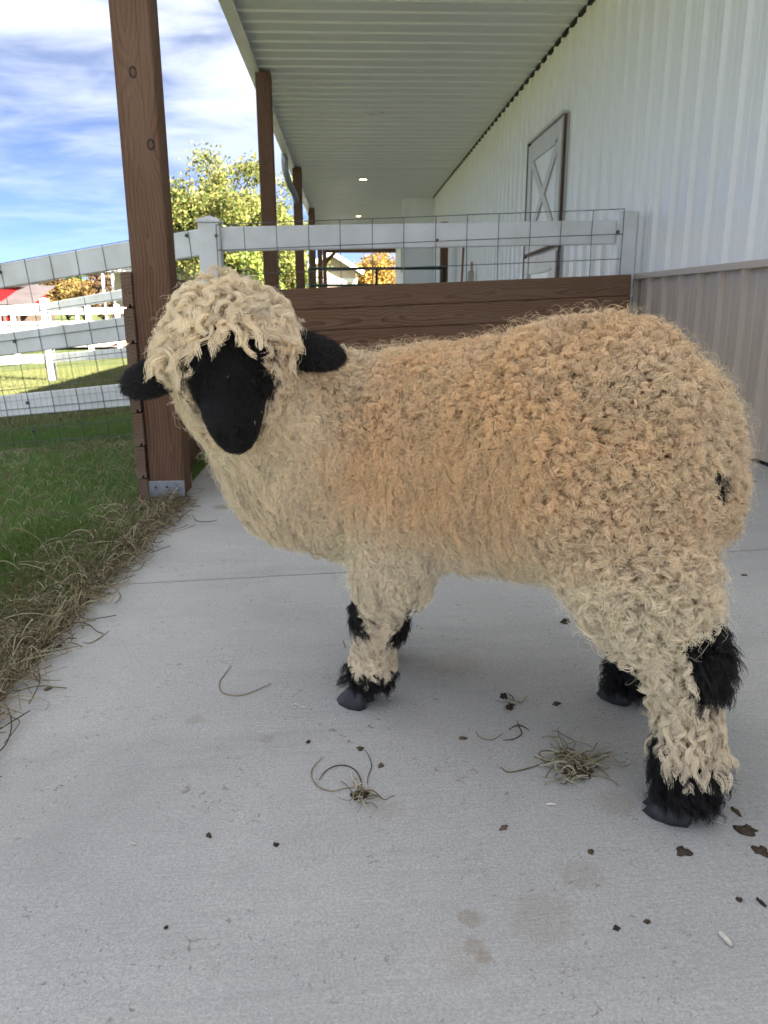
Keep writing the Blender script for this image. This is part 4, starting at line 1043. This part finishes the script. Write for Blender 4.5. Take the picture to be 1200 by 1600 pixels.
top_t = wool_t & on_head & (ha < .10) & (hu_ > -.055)
body_t = wool_t & ~top_t
leg_t = body_t & (tc_[:, 2] < .27)
body_t = body_t & ~leg_t
dens = np.where(vis > -.35, 1., .45)
# main body: long drop-curls on the flank, tighter curls on rump and back
def spaced(n_try, wt, dmin):
    """roots no closer than dmin, so that each staple stands apart"""
    P, N, kk = sample(n_try, wt); cell = {}; keep = []
    q = np.floor(P / dmin).astype(int)
    for i in range(n_try):
        c = tuple(q[i]); ok = True
        for dx in (-1, 0, 1):
            for dy in (-1, 0, 1):
                for dz in (-1, 0, 1):
                    for j in cell.get((c[0] + dx, c[1] + dy, c[2] + dz), ()):
                        if ((P[i] - P[j]) ** 2).sum() < dmin * dmin: ok = False; break
                    if not ok: break
                if not ok: break
            if not ok: break
        if ok: cell.setdefault(c, []).append(i); keep.append(i)
    return P[keep], N[keep], kk[keep]
NS = 11
P, N, kk = spaced(52000, body_t * dens, .0051); n = len(P); print('staples', n)
x, y, z = P.T
flank = smooth01(N[:, 2], .60, .10) * smooth01(x, -.22, -.06); neck = smooth01(x, .26, .36); rump = 1 - flank
flow = gravity_flow(P, N, .22, .06)
tang = lambda q: q - N * np.einsum('ij,ij->i', q, N)[:, None]
flow = unit(flow + (rump * .75)[:, None] * tang(g.normal(size=P.shape)))
under = smooth01(-N[:, 2], -.05, .5)
L = (.016 + .030 * flank + .008 * neck + .014 * under) * g.uniform(.75, 1.3, n)
lift = (.031 - .006 * flank + .003 * neck) * g.uniform(.72, 1.2, n) * (1 + .20 * vnoise(P, 26, 5))
thigh = smooth01(-x, .08, .2) * smooth01(-z, -.52, -.36)
Rc = (.0032 - .0007 * flank + .0013 * thigh) * g.uniform(.6, 1.4, n); turns = (2.1 + 1.7 * flank - .4 * thigh) * g.uniform(.75, 1.3, n)
put(locks(P, N, flow, L, lift, Rc, turns, np.full(n, .0023) * (1 + .5 * thigh), NS, KP, jit=.28, flat=.95, gather=.66, staple=.35), wool_colour(P, NS), .00032, .00022)
# under-layer: denser, shorter, keeps the skin covered
n2 = 7500; P, N, kk = sample(n2, (body_t | leg_t | top_t) * dens)
put(locks(P, N, gravity_flow(P, N, .5, .1), np.full(n2, .020), np.full(n2, .011), np.full(n2, .003), np.full(n2, 1.5), np.full(n2, .006), 6, 9), wool_colour(P, 6) * .95, .00045, .00035)
# flyaway fuzz
n3 = 11000; P, N, kk = sample(n3, (body_t | top_t) * (vis > -.5))
put(locks(P, N, gravity_flow(P, N, .8, 0), g.uniform(.02, .05, n3), g.uniform(.030, .047, n3), g.uniform(.003, .008, n3), g.uniform(.6, 1.8, n3), np.full(n3, .002), 1, 14, stray=2.), np.clip(wool_colour(P, 1) * 1.08, 0, .9), .00020, .00010)
# legs: longer wavy wool
P, N, kk = spaced(7000, leg_t * 1., .0085); n4 = len(P)
lowf = smooth01(-P[:, 2], -.20, -.10)
put(locks(P, N, gravity_flow(P, N, .25, .05), g.uniform(.028, .046, n4) * np.where(P[:, 0] > 0, .75, 1.0), g.uniform(.018, .031, n4) * np.where(P[:, 0] > 0, .34, np.where(P[:, 2] < .2, .78, 1.0)), g.uniform(.0025, .0050, n4), g.uniform(1.0, 2.0, n4), np.full(n4, .0044), 20, 16, jit=.3, gather=.6), wool_colour(P, 20), .00036, .00022)
# topknot: ringlets hanging forward over the brow
P, N, kk = spaced(5000, top_t * 1., .0075); n5 = len(P)
a, s, u = head_q(P)
fd = np.array([0, 0, -1.])[None] * .8 + _hu[None] * .5 * smooth01(u, -.05, .05)[:, None] + _hs[None] * (s / .06)[:, None] * .55 + g.normal(0, .25, (n5, 3))
fd = unit(fd - N * np.einsum('ij,ij->i', fd, N)[:, None])
side = smooth01(a, .045, .085) * smooth01(np.abs(s), .030, .05)
fr_ = smooth01(a, .02, .07) * smooth01(u, 0, .04)
put(locks(P, N, fd, (g.uniform(.026, .050, n5) + g.uniform(.010, .050, n5) * fr_) * (1 - .35 * side), g.uniform(.022, .042, n5) * (1 - .45 * side), g.uniform(.0036, .0066, n5), g.uniform(1.3, 2.6, n5), np.full(n5, .0046), 24, KP, jit=.3, flat=.95, gather=.62), wool_colour(P, 24), .00036, .00024)
M['wool'] = m_tint('wool_fibre', .5, .10, .4)
for i, (q_, c_, r_) in enumerate(zip(strands, cols, rads)):
    o = hair('fleece', q_, r_, M['wool'], sheep, c_)
# ---------------------------------------------------------------- black hair
M['black_hair'] = m_tint('black_hair', .38, .0, .35)
def black(n, fl=0):
    return np.clip(np.array([.0065, .0058, .0055]) * (1 + .4 * g.normal(size=n))[:, None] + fl, .003, .2)
n = 30000; P, N, kk = sample(n, (tr_ == 1) * 1.); fa, fs2, fu = head_q(P); shag = smooth01(-fa, -.15, -.07) + smooth01(np.abs(fs2), .036, .05)
fd = _hd[None] * .9 + _hs[None] * (np.sign(fs2) * .5 * smooth01(np.abs(fs2), .01, .05))[:, None] + g.normal(0, .30, (n, 3)) + unit(np.stack([vnoise(P, 60, 11), vnoise(P, 60, 12), vnoise(P, 60, 13)], 1)) * .35; fd = unit(fd - N * np.einsum('ij,ij->i', fd, N)[:, None])
o = hair('face_hair', locks(P, N, fd, g.uniform(.006, .012, n) * (1 + .9 * shag), g.uniform(.003, .007, n) * (1 + 1.0 * shag), np.full(n, .0008), np.full(n, .4), np.full(n, .001), 1, 6), (.00035 - .0002 * np.linspace(0, 1, 6))[None], M['black_hair'], sheep, black(n))
n = 24000; P, N, kk = sample(n, (tr_ == 2) * 1.)
ec = np.where((P @ _hs < (_hp @ _hs))[:, None], np.array(EAR_L_TIP) - np.array(EAR_L), np.array(EAR_R_TIP) - np.array(EAR_R)); ec = unit(ec)
fd = unit(ec + g.normal(0, .35, (n, 3))); fd = unit(fd - N * .8 * np.einsum('ij,ij->i', fd, N)[:, None])
o = hair('ear_hair', locks(P, N, fd, g.uniform(.005, .014, n), g.uniform(.004, .009, n), np.full(n, .0008), np.full(n, .4), np.full(n, .001), 1, 7), (.00032 - .0002 * np.linspace(0, 1, 7))[None], M['black_hair'], sheep, black(n))
n = 2600; P, N, kk = sample(n, ((tr_ == 3) | (tr_ == 5)) * 1.)
fd = gravity_flow(P, N, .35, .45)
sh = smooth01(P[:, 2], .03, .07)
o = hair('leg_hair', locks(P, N, fd, g.uniform(.014, .040, n) * (.50 + .50 * sh), g.uniform(.006, .026, n) * np.where((P[:, 0] > 0) & (P[:, 2] > .1), .5, 1), g.uniform(.0008, .0032, n), g.uniform(.6, 1.6, n), np.full(n, .0034), 14, 12, gather=.85), (.00036 - .0002 * np.linspace(0, 1, 12))[None], M['black_hair'], sheep, black(n * 14))
# cream ruff standing out round the cheeks and throat
n = 1300; ruff = wool_t & on_head & (ha > .03) & (np.abs(hs_) > .028)
P, N, kk = sample(n, ruff * 1.)
a, s, u = head_q(P)
fd = unit(np.array([0, 0, -1.])[None] * .9 + _hs[None] * np.sign(s)[:, None] * .5 + g.normal(0, .3, (n, 3))); fd = unit(fd - N * np.einsum('ij,ij->i', fd, N)[:, None])
hair('cheek_ruff', locks(P, N, fd, g.uniform(.024, .050, n), g.uniform(.022, .042, n), g.uniform(.003, .006, n), g.uniform(1.2, 2.4, n), np.full(n, .004), 14, KP, jit=.35, gather=.6), (.00034 - .00014 * np.linspace(0, 1, KP))[None], M['wool'], sheep, wool_colour(P, 14))
# brownish wool fringe where the black face meets the cream cheek
n = 520; edge = wool_t & on_head & (ha > .07) & (hu_ > -.07) & (np.abs(hs_) < .08)
if edge.any():
    P, N, kk = sample(n, edge * 1.)
    fd = unit(np.array([0, 0, -1.])[None] + _hd[None] * .4 + g.normal(0, .4, (n, 3))); fd = unit(fd - N * np.einsum('ij,ij->i', fd, N)[:, None])
    cc = np.repeat(np.where(g.random(n)[:, None] < .5, np.array([.06, .045, .035]), np.array([.20, .155, .11])), 10, 0)
    hair('cheek_wool', locks(P, N, fd, g.uniform(.02, .04, n), g.uniform(.016, .032, n), g.uniform(.002, .004, n), g.uniform(1, 2, n), np.full(n, .004), 10, 14), (.0003 - .00015 * np.linspace(0, 1, 14))[None], M['wool'], sheep, cc)
# hay seeds and stems caught in the wool
n = 210; P, N, kk = sample(n, ((tr_ <= 1) & (vis > .05) & (tc_[:, 2] > .06)) * np.where(tr_ == 1, 1.6, 1.))
lf_ = np.where(regions(P) == 1, .006, .030)
d_ = unit(g.normal(size=(n, 3)) * np.array([1, 1, 1.2])); d_ = unit(d_ - .85 * N * np.einsum('ij,ij->i', d_, N)[:, None]); e_ = unit(np.cross(N, d_))
Ls = g.uniform(.005, .024, n) * np.where(regions(P) == 1, .45, 1.); t = np.linspace(-.5, .5, 6)
bits = P[:, None] + N[:, None] * lf_[:, None, None] + d_[:, None] * (Ls[:, None] * t)[..., None] + e_[:, None] * (Ls[:, None] * g.normal(0, .8, n)[:, None] * (t ** 2))[..., None]
wb = np.empty_like(bits); wb[..., 0] = _ca * bits[..., 0] - _sa * bits[..., 1]; wb[..., 1] = _sa * bits[..., 0] + _ca * bits[..., 1]; wb[..., 2] = bits[..., 2]; wb += SHEEP_O
tag(hair('hay_bits', wb, g.uniform(.0003, .0007, n)[:, None] * np.ones((1, 6)), M['tint'], None, np.where(g.random(n)[:, None] < .25, np.array([.05, .035, .025]), np.array([.62, .54, .36])) * (.7 + .5 * g.random(n))[:, None]), 'bits of hay caught in the fleece of the sheep', 'hay', kind='stuff')
# ================================================================ bits on the concrete
def gz(x, y): return SLOPE * x
def stalk(name, label, cat, pts, r, col, group=None, rough=.7, lift=None):
    mt = m_plain('stalk', col, rough, .2, 60)
    q = [Vector((x, y, SLOPE * x + r + .0008 + (lift[i] if lift else 0))) for i, (x, y) in enumerate(pts)]
    o = []
    for i in range(len(q) - 1):                       # Catmull-Rom
        p0, p1, p2, p3 = q[max(i - 1, 0)], q[i], q[i + 1], q[min(i + 2, len(q) - 1)]
        for k in range(6):
            t = k / 6; o.append(.5 * ((2 * p1) + (p2 - p0) * t + (2 * p0 - 5 * p1 + 4 * p2 - p3) * t * t + (3 * p1 - p0 - 3 * p2 + p3) * t ** 3))
    o.append(q[-1])
    mb = MB(); mb.tube(o, [r * (1 - .5 * abs(2 * i / (len(o) - 1) - 1) ** 3) for i in range(len(o))], 6)
    c = mb.build(name, mt, None, True)
    return tag(c, label, cat, group)
STRAW = (.30, .245, .15); WHITE = (.72, .68, .58); BROWN = (.075, .045, .028)
stalk('straw', 'long grey-brown straw bent like a hook on the concrete left of the foreleg', 'straw', [(-0.265, 1.5518), (-0.2724, 1.5089), (-0.2781, 1.4806), (-0.2725, 1.4451), (-0.2575, 1.4217), (-0.2241, 1.4123), (-0.197, 1.429), (-0.1685, 1.4543)], 0.0013, STRAW)
stalk('straw', 'tiny white straw chip in front of the foreleg', 'straw', [(-0.1191, 1.3593), (-0.1122, 1.3628), (-0.1031, 1.3518), (-0.0927, 1.3493)], 0.0014, WHITE)
stalk('straw', 'pale looped straw trailing from the small dirt clod', 'straw', [(-0.0534, 1.1729), (-0.0683, 1.1459), (-0.0713, 1.1224), (-0.0609, 1.0927), (-0.0373, 1.0753), (-0.0142, 1.0805), (0.0103, 1.0809)], 0.0011, STRAW)
stalk('stem', 'dark reddish stem curving over the looped straw beside the dirt clod', 'stem', [(-0.0575, 1.1076), (-0.0477, 1.1312), (-0.0305, 1.1446), (-0.0115, 1.1426), (0.0031, 1.1258), (0.0106, 1.1004), (0.0111, 1.083)], 0.0011, BROWN)
stalk('stem', 'thin dark stem running from the dirt clod towards a dried leaf', 'stem', [(0.0193, 1.1885), (0.0269, 1.1631), (0.0293, 1.1367), (0.0226, 1.1079), (0.0214, 1.0819)], 0.0007, BROWN)
stalk('straw', 'grey straw lying alone on the slab beside the hay edge', 'straw', [(-0.6432, 1.7251), (-0.6248, 1.7144), (-0.6099, 1.735), (-0.598, 1.7825)], 0.0012, STRAW)
stalk('straw', 'thin brown straw lying below the metal post base', 'straw', [(-0.6685, 2.4658), (-0.6415, 2.4279), (-0.6188, 2.4571), (-0.5977, 2.4834)], 0.0011, BROWN)
stalk('twig', 'bent dark twig on the slab next to the knotty post', 'twig', [(-0.6042, 2.878), (-0.5748, 2.7947), (-0.5536, 2.7706), (-0.5156, 2.7634), (-0.4922, 2.7839)], 0.0013, BROWN)
stalk('straw', 'long faint straw reaching from the hay to the bent twig', 'straw', [(-0.6507, 2.6534), (-0.6091, 2.6686), (-0.5828, 2.6987), (-0.5608, 2.7376)], 0.001, STRAW)
stalk('straw', 'curved grey straw with two seed heads near the hay tuft', 'straw', [(0.2207, 1.2256), (0.2223, 1.2094), (0.2343, 1.196), (0.2488, 1.1975), (0.266, 1.2124)], 0.001, STRAW)
stalk('stem', 'forked brown stem lying above the hay tuft', 'stem', [(0.2633, 1.1917), (0.2819, 1.1922), (0.2997, 1.2085), (0.2999, 1.2356), (0.3014, 1.2533)], 0.001, BROWN)
stalk('stem', 'short dark stem arching left of the hay tuft', 'stem', [(0.2799, 1.2242), (0.2972, 1.237), (0.3079, 1.2319), (0.3148, 1.2175)], 0.001, BROWN)
stalk('stem', 'long olive stem sticking out left from the hay tuft', 'stem', [(0.2433, 1.1112), (0.2511, 1.0968), (0.2671, 1.0973), (0.2955, 1.1056), (0.3275, 1.1206)], 0.0012, (.16, .15, .08))
stalk('stem', 'long straight stem sticking out right from the hay tuft', 'stem', [(0.3854, 1.1284), (0.3967, 1.1037), (0.404, 1.0848), (0.4108, 1.0655)], 0.0012, STRAW)
stalk('straw', 'white straw chip lying below the hay tuft', 'straw', [(0.293, 1.007), (0.3004, 1.007), (0.3072, 1.0047)], 0.0016, WHITE)
stalk('wood_chip', 'thick cream wood chip on the concrete well behind the hind hoof', 'chip', [(0.4363, 0.7429), (0.4394, 0.7339), (0.4411, 0.7223)], 0.0034, WHITE)
stalk('straw', 'small pale straw right beside the hind hoof', 'straw', [(0.5284, 0.9432), (0.5348, 0.9346)], 0.001, WHITE)
stalk('straw', 'tiny white straw chip alone on the bare concrete far from the sheep', 'straw', [(-0.3301, 0.9811), (-0.3204, 0.976)], 0.0014, WHITE)
def scrap(label, x, y, L, W, col, rz, seed, name='dried_leaf', cat='leaf', th=.004, group=None):
    g_ = random.Random(seed); mb = MB(); n = 14; top = []; bot = []
    for i in range(n):
        a = 2 * math.pi * i / n; rr = 1 + .38 * g_.uniform(-1, 1)
        px, py = math.cos(a) * L * rr, math.sin(a) * W * rr
        bot.append((px, py, 0)); top.append((px * .72, py * .72, th * g_.uniform(.5, 1.3)))
    v = bot + top + [(0, 0, th * .9)]
    f = [(i, (i + 1) % n, n + (i + 1) % n, n + i) for i in range(n)] + [(n + i, n + (i + 1) % n, 2 * n) for i in range(n)] + [tuple(range(n))[::-1]]
    o = mb.add(v, f).build(name, m_plain('scrap', col, .85, .3, 200, bump=.5), None, True, (x, y, SLOPE * x + .0006), (0, -math.atan(SLOPE), rz))
    return tag(o, label, cat, group)
scrap('large brown mud flake to the right of the hind hoof', 0.5618, 0.9228, 0.0137, 0.0132, (.085, .058, .038), 0.2, 3, 'mud_flake', 'mud', 0.0025)
scrap('rounded brown mud flake just below the hind hoof', 0.455, 0.8875, 0.0117, 0.0090, (.085, .058, .038), 0.1, 4, 'mud_flake', 'mud', 0.0025)
scrap('brown mud flake cut off by the picture edge near the hind hoof', 0.5601, 0.8773, 0.0100, 0.0111, (.085, .058, .038), 0.3, 5, 'mud_flake', 'mud', 0.0025)
scrap('thin brown leaf scrap upright beside the hind hoof', 0.5666, 0.9643, 0.0037, 0.0116, (.10, .075, .035), 0.2, 6, 'dried_leaf', 'leaf', 0.0025)
scrap('small olive leaf scrap between the hay tuft and the wood chip', 0.3286, 0.8998, 0.0052, 0.0051, (.10, .075, .035), 0.0, 7, 'dried_leaf', 'leaf', 0.0025)
scrap('brown leaf scrap in front of the cream wood chip', 0.4868, 0.794, 0.0054, 0.0042, (.085, .058, .038), 0.4, 8, 'dried_leaf', 'leaf', 0.0025)
scrap('reddish brown leaf scrap on the concrete left of the cream wood chip', 0.3586, 0.7698, 0.0042, 0.0036, (.085, .058, .038), 0.1, 9, 'dried_leaf', 'leaf', 0.0025)
scrap('crumpled dark leaf scrap left of the reddish leaf scrap', 0.3179, 0.7634, 0.0038, 0.0040, (.045, .032, .022), 0.6, 10, 'dried_leaf', 'leaf', 0.0025)
scrap('tan leaf scrap lying below the hay tuft', 0.2183, 0.9614, 0.0071, 0.0050, (.19,.13,.085), 0.3, 11, 'dried_leaf', 'leaf', 0.0025)
scrap('dark oval leaf scrap on open concrete below the dirt clod', -0.1152, 0.9566, 0.0054, 0.0043, (.045, .032, .022), 0.3, 12, 'dried_leaf', 'leaf', 0.0025)
scrap('brown leaf scrap above the dirt clod at the end of the thin stem', 0.0115, 1.1944, 0.0066, 0.0063, (.10, .075, .035), -0.3, 13, 'dried_leaf', 'leaf', 0.0025)
scrap('small brown crumb on the concrete below the foreleg', -0.0807, 1.2253, 0.0046, 0.0047, (.045, .032, .022), 0.3, 14, 'dried_leaf', 'leaf', 0.0025)
scrap('tan crumb to the right of the dirt clod', 0.045, 1.1383, 0.0044, 0.0059, (.16,.11,.08), 0.0, 15, 'mud_flake', 'mud', 0.0025)
scrap('small dark leaf scrap alone near the bottom of the slab', -0.2406, 0.8147, 0.0029, 0.0024, (.045, .032, .022), 0.5, 16, 'dried_leaf', 'leaf', 0.0025)
scrap('brown crumb on the concrete below the dark straw hook', -0.2172, 0.9876, 0.0035, 0.0059, (.085, .058, .038), 0.5, 17, 'mud_flake', 'mud', 0.0025)
scrap('dark pellet beside two straws behind the hay tuft', 0.2955, 1.3427, 0.0077, 0.0078, (.045, .032, .022), 0.1, 18, 'dropping', 'dropping', 0.008)
scrap('dark pellet touching the short straw bundle behind the hay tuft', 0.2957, 1.3006, 0.0070, 0.0085, (.045, .032, .022), 0.2, 19, 'dropping', 'dropping', 0.008)
scrap('dark pellet on the concrete under the belly', 0.5093, 1.6806, 0.0100, 0.0100, (.045, .032, .022), 0.1, 20, 'dropping', 'dropping', 0.007)
scrap('brown leaf scrap between the pellets and the far hind hoof', 0.3881, 1.3066, 0.0076, 0.0064, (.085, .058, .038), 0.4, 21, 'dried_leaf', 'leaf', 0.0025)
scrap('tan crumb left of the curved grey straw', 0.1939, 1.2069, 0.0061, 0.0046, (.17,.115,.075), 0.1, 22, 'mud_flake', 'mud', 0.0025)
scrap('brown crumb touching the front of the hind foot', 0.4888, 1.0739, 0.0050, 0.0046, (.085, .058, .038), 0.2, 23, 'mud_flake', 'mud', 0.0025)
scrap('reddish crumb above the hind foot on the concrete', 0.5037, 1.1514, 0.0029, 0.0043, (.085, .058, .038), 0.2, 24, 'mud_flake', 'mud', 0.0025)
scrap('dark stem scrap close to the wood chip at the picture edge', 0.5115, 0.7874, 0.0022, 0.0093, (.045, .032, .022), 0.4, 25, 'dried_leaf', 'leaf', 0.0025)
scrap('dark seed scrap at the hay edge of the slab', -0.6902, 1.7089, 0.0071, 0.0100, (.045, .032, .022), 0.2, 26, 'dried_leaf', 'leaf', 0.0025)
scrap('tan leaf scrap on the slab near the hay edge', -0.6382, 1.4914, 0.0075, 0.0066, (.17,.12,.08), 0.2, 27, 'dried_leaf', 'leaf', 0.0025)
scrap('dark leaf scrap on the slab between the sheep and the barn wall', 1.6381, 2.963, 0.0107, 0.0143, (.045, .032, .022), 0.2, 28, 'dried_leaf', 'leaf', 0.0025)
scrap('second dark leaf scrap on the slab between the sheep and the barn wall', 1.07, 1.9257, 0.0074, 0.0064, (.045, .032, .022), 0.1, 29, 'dried_leaf', 'leaf', 0.0025)
def tuft(name, label, x, y, n, L, core, seed, cat='hay', out=None):
    e = empty(name, (x, y, SLOPE * x)); tag(e, label, cat)
    g_ = np.random.default_rng(seed)
    P0 = g_.normal(0, core * .55, (n, 2)); k = 7
    pts = wisp(P0, g_.uniform(.3, 1, n) * L, g_.uniform(0, 6.28, n) if out is None else g_.normal(out, 1.1, n), g_.normal(0, 1.6, n), k, g_, np.abs(g_.normal(0, core * .35, n)) + .001, lambda a, b: SLOPE * a + .0015)
    hair('hay_stems', pts, g_.uniform(.0004, .0011, n)[:, None] * np.ones((1, k)), M['tint'], e, np.array([(.42, .38, .25), (.30, .26, .16), (.16, .11, .07), (.55, .50, .38), (.22, .21, .11)])[g_.integers(0, 5, n)] * (.6 + .6 * g_.random(n))[:, None])
    mb = MB(); r_ = random.Random(seed); nn = 12; rings = [[(0, 0, core * .55)]]
    v = [(0, 0, core * .5)]; f = []
    for j, (rr, zz) in enumerate(((.45, .46), (.8, .25), (1.0, 0))):
        for i in range(nn):
            a = 2 * math.pi * i / nn; q = rr * core * (1 + .3 * r_.uniform(-1, 1)); v.append((math.cos(a) * q, math.sin(a) * q * .75, max(.0008, zz * core * (1 + .4 * r_.uniform(-1, 1)) if zz else .0008)))
    for i in range(nn): f.append((0, 1 + i, 1 + (i + 1) % nn))
    for j in range(2):
        for i in range(nn): f.append((1 + j * nn + i, 1 + j * nn + nn + i, 1 + j * nn + nn + (i + 1) % nn, 1 + j * nn + (i + 1) % nn))
    mb.add(v, f); mb.build('root_clod', m_plain('clod', (.075, .055, .033), .95, .35, 90, bump=.9), e, True)
    return e
tuft('dirt_clod', 'small brown dirt clod with roots and stems on the concrete', 0.0092, 1.0613, 26, .05, .016, 61, 'clod')
tuft('hay_tuft', 'tangled tuft of grey-green hay with a muddy core in front of the hind leg', 0.3666, 1.0835, 90, .072, .025, 62, 'hay', 2.3)
tuft('hay_wisp', 'loose wisp of pale hay trailing behind the muddy hay tuft', 0.3549, 1.1366, 26, .10, .012, 63)
tuft('straw_bundle', 'short straw bundle lying against two dark pellets', 0.3041, 1.3117, 9, .05, .006, 64)
